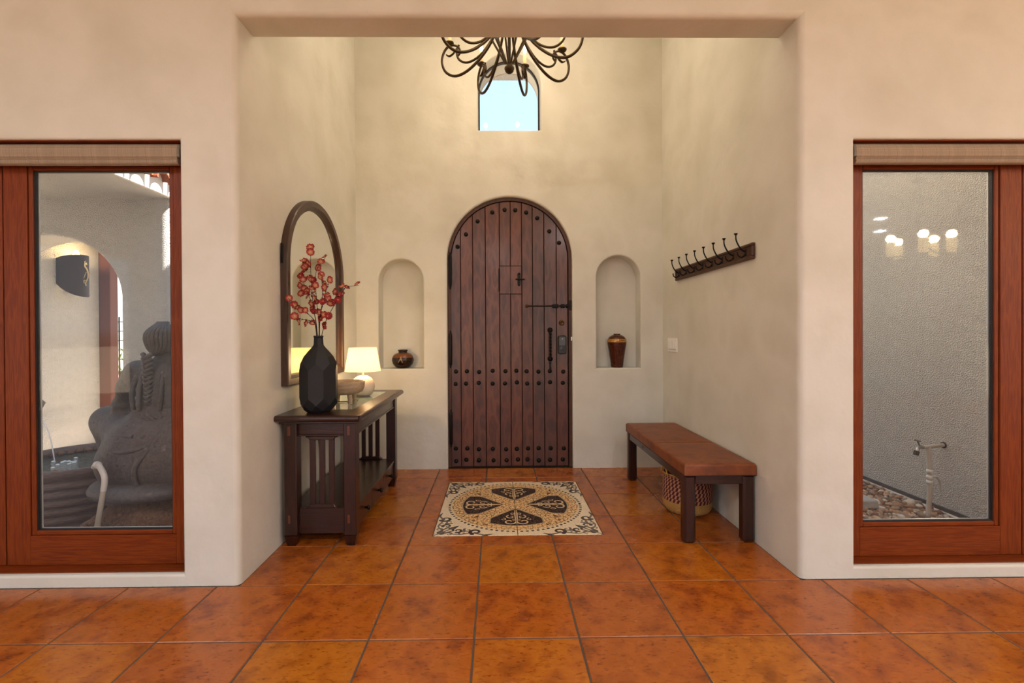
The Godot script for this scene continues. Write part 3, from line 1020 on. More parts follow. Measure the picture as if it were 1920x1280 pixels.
func roller_shade(label: String, x0: float, x1: float, at_right: bool) -> void:
	# fabric covered cassette with a rolled hem below; profile in (z, y), z grows towards the room
	var t := thing("roller_shade", label, "shade", Vector3((x0 + x1) * 0.5, 1.972, -2.29))
	var prof := PackedVector2Array([Vector2(-0.03, 0.104), Vector2(0.0, 0.104), Vector2(0.018, 0.1), Vector2(0.03, 0.09), Vector2(0.036, 0.075), Vector2(0.038, 0.055), Vector2(0.036, 0.036), Vector2(0.028, 0.032), Vector2(-0.03, 0.032)])
	var hem := PackedVector2Array()
	for i in 14:
		var a := TAU * i / 14.0
		hem.append(Vector2(0.012 + 0.02 * cos(a), 0.017 + 0.0155 * sin(a)))
	var turn := Basis(Vector3(0, 0, 1), Vector3(0, 1, 0), Vector3(1, 0, 0))
	var h := (x1 - x0) * 0.5
	var st := begin()
	add_prism(st, prof, -h + 0.012, h - 0.012, 0.0, Transform3D(turn, Vector3.ZERO))
	put("cassette", done(st), mats.linen, t)
	st = begin()
	add_prism(st, hem, -h + 0.014, h - 0.014, 0.003, Transform3D(turn, Vector3.ZERO))
	put("hem_bar", done(st), mats.linen, t)
	st = begin()
	add_prism(st, PackedVector2Array([Vector2(-0.02, 0.018), Vector2(-0.02, 0.033), Vector2(0.037, 0.035), Vector2(0.03, 0.026)]), -h + 0.013, h - 0.013, 0.0, Transform3D(turn, Vector3.ZERO))
	put("hem_fold", done(st), mats.linen, t)
	for s: float in [-1.0, 1.0]:
		st = begin()
		add_prism(st, prof, s * (h - 0.012), s * h, 0.002, Transform3D(turn, Vector3.ZERO))
		put("end_cap", done(st), mats.shade_cap, t)

func build_glazing() -> void:
	sash("window_1", "glazed mahogany door leaf looking onto the statue and fountain", -2.379, -1.484, -2.244, -1.588)
	sash("window_4", "neighbouring glazed mahogany leaf at the left picture edge", -3.345, -2.385, -3.23, -2.5)
	sash("window_2", "glazed mahogany door leaf looking onto the stucco wall and standpipe", 1.702, 2.594, 1.806, 2.464)
	sash("window_5", "neighbouring glazed mahogany leaf at the right picture edge", 2.6, 3.565, 2.71, 3.45)
	for s in [[-3.36, -1.473, "trim_1", "mahogany jamb and threshold of the left glazed doors"], [1.69, 3.58, "trim_2", "mahogany jamb and threshold of the right glazed doors"]]:
		var t := thing(s[2], s[3], "trim", Vector3((s[0] + s[1]) * 0.5, 0.056, -2.33), "", "structure")
		var o := -t.position
		box("threshold", o + Vector3(s[0], 0.0562, -2.44), o + Vector3(s[1], 0.061, -2.262), mats.red_x, t, 0.002)
		for x in [[s[0] + 0.0005, s[0] + 0.0095], [s[1] - 0.0095, s[1] - 0.0005]]:
			box("jamb", o + Vector3(x[0], 0.061, -2.44), o + Vector3(x[1], 2.082, -2.262), mats.red_y, t, 0.001)
		box("head", o + Vector3(s[0] + 0.01, 2.0785, -2.44), o + Vector3(s[1] - 0.01, 2.0825, -2.25), mats.red_x, t, 0.001)
	roller_shade("rolled-up beige linen shade above the door that shows the statue", -3.345, -1.484, true)
	roller_shade("rolled-up beige linen shade above the door that shows the standpipe", 1.7, 3.565, false)

# ---------------------------------------------------------------- arched plank door
func stud_mesh() -> ArrayMesh:
	var st := begin()
	add_lathe(st, [Vector2(0.019, 0.0), Vector2(0.018, 0.007), Vector2(0.0145, 0.013), Vector2(0.008, 0.017), Vector2(0.0, 0.0185)], 12)
	return done(st)

func build_entry_door() -> void:
	var zf := -4.158
	var cx := 0.107
	var ys := 1.806
	var d := thing("door_1", "arched dark wooden plank door studded with iron nails", "door", Vector3(cx, 0, zf), "", "structure")
	# arched frame
	var st := begin()
	var ro := 0.538
	var ri := 0.512
	var outer := []
	var inner := []
	for i in 49:
		var a := PI - PI * i / 48.0
		outer.append(Vector2(cos(a) * ro, ys + sin(a) * ro))
		inner.append(Vector2(cos(a) * ri, ys + sin(a) * ri))
	outer.push_front(Vector2(-ro, 0.0))
	inner.push_front(Vector2(-ri, 0.0))
	outer.append(Vector2(ro, 0.0))
	inner.append(Vector2(ri, 0.0))
	st.set_smooth_group(-1)
	for i in outer.size() - 1:
		var a: Vector2 = outer[i]
		var b: Vector2 = outer[i + 1]
		var c: Vector2 = inner[i + 1]
		var e: Vector2 = inner[i]
		var zz := 0.012
		quad(st, Vector3(a.x, a.y, zz), Vector3(b.x, b.y, zz), Vector3(c.x, c.y, zz), Vector3(e.x, e.y, zz), Vector3(0, 0, 1))
		var m := (c + e) * 0.5
		var inw := Vector3(-m.x, ys - m.y if m.y > ys else 0.0, 0)
		quad(st, Vector3(e.x, e.y, zz), Vector3(c.x, c.y, zz), Vector3(c.x, c.y, -0.06), Vector3(e.x, e.y, -0.06), inw)
		quad(st, Vector3(a.x, a.y, zz), Vector3(b.x, b.y, zz), Vector3(b.x, b.y, -0.06), Vector3(a.x, a.y, -0.06), -inw)
	put("door_frame", done(st), mats.frame_wood, d)
	# dark backing in the joints
	st = begin()
	var back := arch_outline({"x0": -0.511, "x1": 0.511, "y0": 0.004, "ys": ys, "rise": 0.511}, 0.0)
	add_prism(st, back, -0.05, -0.012, 0.0)
	put("backing_board", done(st), mats.seam, d)
	box("threshold", Vector3(-0.535, 0.0002, -0.09), Vector3(0.535, 0.006, 0.028), mats.seam, d, 0.001)
	# ten planks
	var e := [-0.408, -0.320, -0.214, -0.103, 0.020, 0.115, 0.213, 0.307, 0.407, 0.514, 0.614]
	var tones := [2, 4, 0, 5, 1, 4, 0, 3, 2, 1]
	for k in 10:
		var a: float = e[k] - cx + 0.0022
		var b: float = e[k + 1] - cx - 0.0022
		var poly := PackedVector2Array([Vector2(a, 0.008), Vector2(b, 0.008)])
		for q in 7:
			var x := lerpf(b, a, q / 6.0)
			poly.append(Vector2(x, ys + sqrt(maxf(0.0, 0.507 * 0.507 - x * x))))
		st = begin()
		var mid := Vector2((a + b) * 0.5, 0.008)
		for q in poly.size():
			poly[q] -= mid
		add_prism(st, poly, -0.045, 0.0, 0.0028)
		put("plank", done(st), mats.plank[tones[k]], d, Vector3(mid.x, mid.y, rng.randf_range(-0.0012, 0.001)))
	# nails
	var sm := stud_mesh()
	var spots := [Vector2(-0.344, 1.922), Vector2(-0.27, 2.03), Vector2(-0.169, 2.143), Vector2(-0.041, 2.219), Vector2(0.066, 2.242), Vector2(0.159, 2.239), Vector2(0.254, 2.218), Vector2(0.35, 2.169), Vector2(0.454, 2.054), Vector2(0.539, 1.953)]
	for y in [0.837, 0.734, 0.163, 0.063]:
		for x in [-0.364, -0.274, -0.168, -0.045, 0.068, 0.166, 0.256, 0.358, 0.458, 0.567]:
			spots.append(Vector2(x + rng.randf_range(-0.006, 0.006), y + rng.randf_range(-0.006, 0.006)))
	for p in spots:
		var s := put("nail_head", sm, mats.iron, d, Vector3(p.x - cx, p.y, 0.0005))
		s.rotation.x = PI / 2
	# small hatch with its latch
	var hatch := thing_part("hatch", d, Vector3(0.1135 - cx, 1.512, 0.0005))
	box("hatch_gap", Vector3(-0.096, -0.0045, -0.004), Vector3(0.1, 0.2445, 0.001), mats.seam, hatch, 0.0)
	for q in [[-0.0915, 0.0005, 1], [0.0025, 0.0955, 4]]:
		box("hatch_board", Vector3(q[0], 0.0, -0.0045), Vector3(q[1], 0.24, 0.0035), mats.plank[q[2]], hatch, 0.002)
	box("latch_plate", Vector3(0.062, 0.075, 0.0037), Vector3(0.088, 0.175, 0.0075), mats.iron, hatch, 0.002)
	tube("latch_bar", [Vector3(0.045, 0.125, 0.014), Vector3(0.07, 0.125, 0.017), Vector3(0.125, 0.124, 0.014)], 0.006, mats.iron, hatch)
	for q in [-0.05, 0.05]:
		lathe("latch_finial", [Vector2(0.0, -0.012), Vector2(0.011, 0.0), Vector2(0.0, 0.012)], mats.iron, hatch, Vector3(0.075, 0.125 + q, 0.008), 10)
	box("hatch_hinge", Vector3(-0.104, 0.02, 0.001), Vector3(-0.096, 0.22, 0.007), mats.iron, hatch, 0.002)
	# sliding bolt
	var bolt := tube("slide_bolt", [Vector3(0.257 - cx, 1.404, 0.016), Vector3(0.63 - cx, 1.403, 0.016)], 0.0055, mats.iron, d)
	lathe("bolt_knob", [Vector2(0.0, -0.015), Vector2(0.011, -0.01), Vector2(0.0155, 0.0), Vector2(0.011, 0.01), Vector2(0.0, 0.015)], mats.old_brass, bolt, Vector3(0.257 - cx, 1.404, 0.02), 14)
	for x in [[0.475, 0.53], [0.55, 0.585], [0.595, 0.61]]:
		box("bolt_keeper", Vector3(x[0] - cx, 1.386, 0.0006), Vector3(x[1] - cx, 1.42, 0.018), mats.iron, bolt, 0.004)
	box("strike_plate", Vector3(0.622 - cx, 1.365, 0.01), Vector3(0.648 - cx, 1.452, 0.016), mats.iron, bolt, 0.003)
	# brass cylinder lock
	var cyl := lathe("cylinder_lock", [Vector2(0.0, 0.012), Vector2(0.012, 0.012), Vector2(0.0135, 0.016), Vector2(0.021, 0.013), Vector2(0.025, 0.0)], mats.old_brass, d, Vector3(0.559 - cx, 1.257, 0.0005), 24)
	cyl.rotation.x = PI / 2
	# smart lock: black case, keypad, thumb turn
	var lock := thing_part("smart_lock", d, Vector3(0.5605 - cx, 0.985, 0.0005))
	st = begin()
	add_prism(st, rounded_rect(0.037, 0.081, 0.02, Vector2(0, 0.081)), 0.0, 0.03, 0.006)
	put("lock_case", done(st), mats.black_plastic, lock)
	st = begin()
	add_prism(st, rounded_rect(0.027, 0.036, 0.01, Vector2(0, 0.112)), 0.03, 0.0315, 0.001)
	put("lock_face", done(st), mats.grey_plastic, lock)
	var dot := lathe("status_light", [Vector2(0.0, 0.001), Vector2(0.005, 0.0008), Vector2(0.0052, 0.0)], mats.white_plastic, lock, Vector3(0, 0.132, 0.0316), 12)
	dot.rotation.x = PI / 2
	var ring := lathe("thumb_turn", [Vector2(0.0, 0.006), Vector2(0.016, 0.006), Vector2(0.02, 0.004), Vector2(0.021, 0.0)], mats.grey_plastic, lock, Vector3(0, 0.048, 0.03), 20)
	ring.rotation.x = PI / 2
	st = begin()
	for q in [-0.006, 0.006]:
		add_box(st, Vector3(q - 0.0025, -0.013, 0.006), Vector3(q + 0.0025, 0.013, 0.012), 0.001, Transform3D(Basis(Vector3(0, 0, 1), -0.35), Vector3(0, 0.048, 0.03)))
	put("thumb_grip", done(st), mats.black_plastic, lock)
	# twisted iron pull
	var pull := thing_part("pull_handle", d, Vector3(0.457 - cx, 0.932, 0.0))
	st = begin()
	for strand in 2:
		var pts := PackedVector3Array()
		for i in 41:
			var f := i / 40.0
			var a := f * TAU * 4.0 + strand * PI
			pts.append(Vector3(cos(a) * 0.006, 0.02 + f * 0.235, 0.034 + sin(a) * 0.006))
		add_tube(st, pts, 0.0065, 0.0065, 7)
	put("twisted_bar", done(st), mats.iron, pull)
	for y in [0.012, 0.262]:
		var r := lathe("rosette", [Vector2(0.0, 0.045), Vector2(0.012, 0.042), Vector2(0.014, 0.012), Vector2(0.021, 0.008), Vector2(0.024, 0.0)], mats.iron, pull, Vector3(0, y, 0.0005), 16)
		r.rotation.x = PI / 2
	st = begin()
	add_prism(st, PackedVector2Array([Vector2(0, -0.10), Vector2(0.012, -0.07), Vector2(0.006, -0.04), Vector2(0.014, -0.015), Vector2(-0.014, -0.015), Vector2(-0.006, -0.04), Vector2(-0.008, -0.07)]), 0.0006, 0.004, 0.001)
	put("handle_tail", done(st), mats.iron, pull)
	# three barrel hinges
	for y in [[1.55, 1.879], [0.867, 1.197], [0.179, 0.514]]:
		var l: float = y[1] - y[0]
		var prof := [Vector2(0.0, 0.0), Vector2(0.008, 0.012), Vector2(0.004, 0.022), Vector2(0.012, 0.032), Vector2(0.012, 0.046), Vector2(0.0135, 0.05), Vector2(0.0135, l - 0.05), Vector2(0.012, l - 0.046), Vector2(0.012, l - 0.032), Vector2(0.004, l - 0.022), Vector2(0.008, l - 0.012), Vector2(0.0, l)]
		lathe("hinge", prof, mats.iron, d, Vector3(-0.409 - cx, y[0], 0.02), 12)
	box("door_sensor", Vector3(0.637 - cx, 1.1, 0.0125), Vector3(0.65 - cx, 1.135, 0.024), mats.white_plastic, d, 0.003)

func thing_part(called: String, parent: Node, at: Vector3) -> Node3D:
	var o := Node3D.new()
	o.name = called
	parent.add_child(o, true)
	o.position = at
	return o

func rounded_rect(hx: float, hy: float, r: float, c := Vector2.ZERO) -> PackedVector2Array:
	var o := PackedVector2Array()
	for k in 4:
		var s := Vector2([1, -1, -1, 1][k], [1, 1, -1, -1][k])
		for i in 7:
			var a := PI / 2 * k + PI / 2 * i / 6.0
			o.append(c + s * Vector2(hx - r, hy - r) + Vector2(cos(a), sin(a)) * r)
	return o

# ---------------------------------------------------------------- console table
func build_console() -> void:
	# origin: floor under the middle; x towards the room, z along the wall
	var t := thing("console_table", "dark mahogany mission-style console table with slatted ends and three low drawers", "table", Vector3(-0.984, 0, -3.178))
	var legs := [[-0.198, 0.469], [0.129, 0.469], [-0.198, -0.541], [0.129, -0.541]]
	# tapered feet: legs are prisms narrowing below 5 cm
	for p in legs:
		var st := begin()
		var lo := Vector3(p[0], 0.06, p[1])
		add_box(st, lo, lo + Vector3(0.069, 0.622, 0.07), 0.004)
		var c := lo + Vector3(0.0345, -0.06, 0.035)
		var top := []
		var bot := []
		for k in [[-1, -1], [1, -1], [1, 1], [-1, 1]]:
			top.append(c + Vector3(k[0] * 0.0345, 0.0605, k[1] * 0.035))
			bot.append(c + Vector3(k[0] * 0.022, 0.0, k[1] * 0.022))
		for k in 4:
			var j := (k + 1) % 4
			quad(st, top[k], top[j], bot[j], bot[k], (top[k] + top[j]) * 0.5 - c - Vector3(0, 0.06, 0))
		quad(st, bot[0], bot[1], bot[2], bot[3], Vector3.DOWN)
		var leg := put("leg", done(st), mats.dark_y, t)
		if p[1] > 0.0:
			box("peg", lo + Vector3(0.022, 0.555, 0.0695), lo + Vector3(0.037, 0.606, 0.073), mats.plank[4], leg, 0.001)
			box("peg", lo + Vector3(0.022, 0.07, 0.0695), lo + Vector3(0.034, 0.115, 0.073), mats.plank[4], leg, 0.001)
	# top: border boards round a glass pane, chamfered underneath
	var prof_lo := 0.682
	var x0 := -0.226
	var x1 := 0.226
	var z0 := -0.575
	var z1 := 0.575
	var g := [-0.16, 0.135, -0.47, 0.375]
	for b in [[x0, x1, g[3], z1, "x"], [x0, x1, z0, g[2], "x"], [x0, g[0], g[2], g[3], "z"], [g[1], x1, g[2], g[3], "z"]]:
		box("top_board", Vector3(b[0], prof_lo + 0.014, b[2]), Vector3(b[1], 0.731, b[3]), mats["dark_" + b[4]], t, 0.0012)
	var lip := begin()
	add_box(lip, Vector3(x0 + 0.012, prof_lo, z0 + 0.012), Vector3(x1 - 0.012, prof_lo + 0.0145, z1 - 0.012), 0.003)
	put("top_moulding", done(lip), mats.dark_z, t)
	var nose := begin()
	for b in [[Vector3(x0, 0.7135, z1), Vector3(x1, 0.7135, z1)], [Vector3(x1, 0.7135, z0), Vector3(x1, 0.7135, z1)], [Vector3(x0, 0.7135, z0), Vector3(x1, 0.7135, z0)]]:
		add_tube(nose, PackedVector3Array(b), 0.0172, 0.0172, 14)
	put("top_nosing", done(nose), mats.dark_z, t)
	var st := begin()
	add_box(st, Vector3(g[0] + 0.001, 0.7255, g[2] + 0.001), Vector3(g[1] - 0.001, 0.7305, g[3] - 0.001), 0.0008)
	var pane := put("glass_inset", done(st), mats.table_glass, t)
	st = begin()
	add_box(st, Vector3(g[0] + 0.0005, 0.7252, g[3] - 0.003), Vector3(g[1] - 0.0005, 0.7308, g[3] - 0.0005), 0.0003)
	add_box(st, Vector3(g[1] - 0.003, 0.7252, g[2]), Vector3(g[1] - 0.0005, 0.7308, g[3] - 0.003), 0.0003)
	put("glass_edge", done(st), mats.glass_edge, pane)
	# aprons
	for x in [-0.187, 0.165]:
		box("apron", Vector3(x, 0.615, -0.471), Vector3(x + 0.022, 0.682, 0.469), mats.dark_z, t, 0.002)
		box("apron_bead", Vector3(x - 0.003, 0.606, -0.471), Vector3(x + 0.026, 0.616, 0.469), mats.dark_z, t, 0.002)
	# slatted ends and end panels
	for z in [0.488, -0.524]:
		box("apron", Vector3(-0.129, 0.615, z), Vector3(0.129, 0.682, z + 0.024), mats.dark_x, t, 0.002)
		box("apron_bead", Vector3(-0.129, 0.606, z - 0.003), Vector3(0.129, 0.616, z + 0.028), mats.dark_x, t, 0.002)
		for cap in [[0.584, 1.0], [0.226, -1.0]]:
			var cp := PackedVector2Array()
			for q in [Vector2(-0.088, 0.0), Vector2(-0.088, 0.008), Vector2(-0.076, 0.008), Vector2(-0.066, 0.022), Vector2(0.066, 0.022), Vector2(0.076, 0.008), Vector2(0.088, 0.008), Vector2(0.088, 0.0)]:
				cp.append(Vector2(q.x, q.y * -cap[1]))
			st = begin()
			add_prism(st, cp, 0.0, 0.03, 0.003, Transform3D(Basis.IDENTITY, Vector3(0, cap[0] + (0.022 if cap[1] > 0.0 else -0.022), z - 0.003)))
			put("slat_cap", done(st), mats.dark_x, t)
		for x in [-0.053, 0.0, 0.053]:
			box("slat", Vector3(x - 0.0155, 0.224, z + 0.004), Vector3(x + 0.0155, 0.588, z + 0.02), mats.dark_y, t, 0.002)
		box("end_panel", Vector3(-0.129, 0.062, z), Vector3(0.129, 0.204, z + 0.024), mats.dark_x, t, 0.002)
	# shelf over a drawer case
	box("shelf", Vector3(-0.19, 0.188, -0.50), Vector3(0.19, 0.204, 0.487), mats.dark_z, t, 0.002)
	box("case_back", Vector3(-0.187, 0.062, -0.471), Vector3(-0.165, 0.188, 0.469), mats.dark_z, t, 0.002)
	box("case_bottom", Vector3(-0.165, 0.062, -0.49), Vector3(0.16, 0.072, 0.487), mats.dark_z, t, 0.001)
	box("case_rail", Vector3(0.158, 0.062, -0.471), Vector3(0.176, 0.075, 0.469), mats.dark_z, t, 0.002)
	for k in 3:
		var a := -0.468 + k * 0.3125
		var dr := box("drawer", Vector3(0.158, 0.078, a), Vector3(0.183, 0.186, a + 0.308), mats.dark_z, t, 0.004)
		var kn := lathe("knob", [Vector2(0.006, 0.0), Vector2(0.006, 0.012), Vector2(0.014, 0.018), Vector2(0.015, 0.024), Vector2(0.01, 0.03), Vector2(0.0, 0.031)], mats.black_metal, dr, Vector3(0.0125, 0.055, 0.0), 16)
		kn.rotation.z = -PI / 2

# ---------------------------------------------------------------- things on the console table
func build_console_items() -> void:
	var top := 0.7315
	# faceted black bottle vase: eight flat faces meeting in points
	var v := thing("bottle_vase", "tall matte black faceted bottle vase on the console table", "vase", Vector3(-1.02, top, -2.73))
	var st := begin()
	var n := 8
	var levels := [[0.0, 0.062, 0.0], [0.014, 0.08, 0.0], [0.045, 0.099, 0.5], [0.085, 0.105, 0.0], [0.24, 0.105, 0.0], [0.275, 0.099, 0.5], [0.315, 0.08, 0.5], [0.345, 0.056, 0.5], [0.367, 0.036, 0.5], [0.382, 0.027, 0.5], [0.425, 0.0245, 0.5]]
	for l in levels.size() - 1:
		for k in n:
			var A: Array = levels[l]
			var B: Array = levels[l + 1]
			var p := func(L: Array, q: float) -> Vector3: return Vector3(cos((q + L[2]) * TAU / n + 0.2) * L[1], L[0], sin((q + L[2]) * TAU / n + 0.2) * L[1])
			var sft := 0.0 if A[2] < B[2] else 1.0
			var a0: Vector3 = p.call(A, k)
			var a1: Vector3 = p.call(A, k + 1)
			var b0: Vector3 = p.call(B, k + sft - (1.0 if A[2] > B[2] else 0.0))
			var b1: Vector3 = p.call(B, k + 1)
			var outn := Vector3(a0.x + a1.x, 0, a0.z + a1.z).normalized()
			outn.y = (A[1] - B[1]) / maxf(B[0] - A[0], 0.001)
			if A[2] == B[2]:
				b0 = p.call(B, k)
				quad(st, a0, a1, b1, b0, outn)
			elif A[2] < B[2]:
				tri(st, a0, a1, b0, outn)
				tri(st, a1, b0, b1, outn)
			else:
				tri(st, a0, b0, b1, outn)
				tri(st, a0, a1, b1, outn)
	tri(st, Vector3(0.05, 0.0, 0), Vector3(-0.03, 0.0, 0.04), Vector3(-0.03, 0.0, -0.04), Vector3.DOWN)
	put("body", done(st), mats.matte_black, v)
	lathe("lip", [Vector2(0.018, 0.38), Vector2(0.018, 0.428), Vector2(0.02, 0.433), Vector2(0.026, 0.433), Vector2(0.027, 0.43), Vector2(0.027, 0.424), Vector2(0.024, 0.42)], mats.matte_black, v, Vector3.ZERO, 20)
	build_blossoms(v.position)
	# footed wooden bowl
	var b := thing("footed_bowl", "shallow pale wooden bowl on four peg feet beside the lamp", "bowl", Vector3(-0.985, top, -3.06))
	lathe("bowl", [Vector2(0.0, 0.06), Vector2(0.09, 0.061), Vector2(0.118, 0.075), Vector2(0.128, 0.1), Vector2(0.131, 0.133), Vector2(0.128, 0.14), Vector2(0.12, 0.139), Vector2(0.108, 0.118), Vector2(0.07, 0.105), Vector2(0.0, 0.103)], mats.bowl_wood, b, Vector3.ZERO, 40)
	for k in 4:
		var a := TAU * k / 4.0 + 0.75
		var f := Vector3(cos(a), 0, sin(a))
		var s2 := begin()
		add_tube(s2, PackedVector3Array([f * 0.078, f * 0.07 + Vector3(0, 0.064, 0)]), 0.0125, 0.016, 12)
		put("foot", done(s2), mats.bowl_wood, b)
	# table lamp
	var l := thing("table_lamp", "lit table lamp with a pale round base and a tapered cream shade", "lamp", Vector3(-0.964, top, -3.42))
	lathe("base", [Vector2(0.0, 0.0), Vector2(0.045, 0.0), Vector2(0.066, 0.014), Vector2(0.08, 0.045), Vector2(0.083, 0.07), Vector2(0.077, 0.098), Vector2(0.06, 0.124), Vector2(0.035, 0.14), Vector2(0.0, 0.145)], mats.lamp_base, l, Vector3.ZERO, 36)
	lathe("stem", [Vector2(0.011, 0.142), Vector2(0.011, 0.148), Vector2(0.007, 0.15), Vector2(0.007, 0.2), Vector2(0.0, 0.2)], mats.chrome, l, Vector3.ZERO, 16)
	lathe("shade", [Vector2(0.124, 0.176), Vector2(0.0955, 0.342), Vector2(0.0945, 0.342), Vector2(0.123, 0.1765)], mats.lamp_shade, l, Vector3.ZERO, 48)
	lathe("bulb", [Vector2(0.0, 0.2), Vector2(0.012, 0.205), Vector2(0.024, 0.235), Vector2(0.026, 0.255), Vector2(0.016, 0.276), Vector2(0.0, 0.282)], mats.bulb, l, Vector3.ZERO, 20)
	omni("lamp_glow", Vector3(0, 0.25, 0), 0.13, rgb(255, 220, 168), 0.03, l)
	tube("cord", [Vector3(-0.05, 0.006, 0.06), Vector3(-0.03, 0.004, 0.14), Vector3(0.03, 0.004, 0.22), Vector3(0.0, 0.004, 0.31), Vector3(-0.12, 0.004, 0.33), Vector3(-0.232, 0.004, 0.25), Vector3(-0.243, -0.15, 0.22), Vector3(-0.24, -0.5, 0.16)], 0.0028, mats.black_plastic, l)

func flower_mesh(variant: int) -> ArrayMesh:
	var st := SurfaceTool.new()
	st.begin(Mesh.PRIMITIVE_TRIANGLES)
	var r := RandomNumberGenerator.new()
	r.seed = 90 + variant
	var inner := Color(0.74, 0.46, 0.26)
	var mid := Color(0.42, 0.025, 0.022)
	var edge := Color(0.22, 0.006, 0.008)
	st.set_smooth_group(1)
	for k in 5:
		var a := TAU * k / 5.0 + r.randf_range(-0.1, 0.1)
		var cup := r.randf_range(0.1, 0.65)
		var f := Vector3(cos(a), 0, sin(a))
		var s := Vector3(-sin(a), 0, cos(a))
		var rows := [[0.0, 0.0022, 0.0], [0.006, 0.0062, 0.35], [0.012, 0.0098, 0.75], [0.0165, 0.0075, 1.0]]
		for i in 3:
			for h in 2:
				var p := []
				var c := []
				for q in [[i, h - 1], [i, h], [i + 1, h], [i + 1, h - 1]]:
					var w: Array = rows[q[0]]
					p.append(f * w[0] + s * w[1] * q[1] + Vector3.UP * (w[2] * cup * 0.014 + absf(q[1]) * 0.003 + 0.0015))
					var cc := inner.lerp(mid, clampf(w[2] * 2.2 - 0.25, 0, 1)).lerp(edge, clampf(w[2] * 1.4 - 0.5, 0, 1)) if variant < 2 else mid.lerp(edge, w[2])
					c.append(cc)
				for q in [0, 2, 1, 0, 3, 2]:
					st.set_color(c[q])
					st.add_vertex(p[q])
	for k in 5:
		var a := TAU * k / 5.0 + 0.6
		var e := Vector3(cos(a) * 0.0035, 0.009, sin(a) * 0.0035)
		var w := Vector3(-sin(a), 0, cos(a)) * 0.0009
		for q in [Vector3(0, 0.001, 0) - w, e + w, Vector3(0, 0.001, 0) + w, Vector3(0, 0.001, 0) - w, e - w, e + w]:
			st.set_color(Color(0.75, 0.6, 0.25))
			st.add_vertex(q)
	st.generate_normals()
	return st.commit()

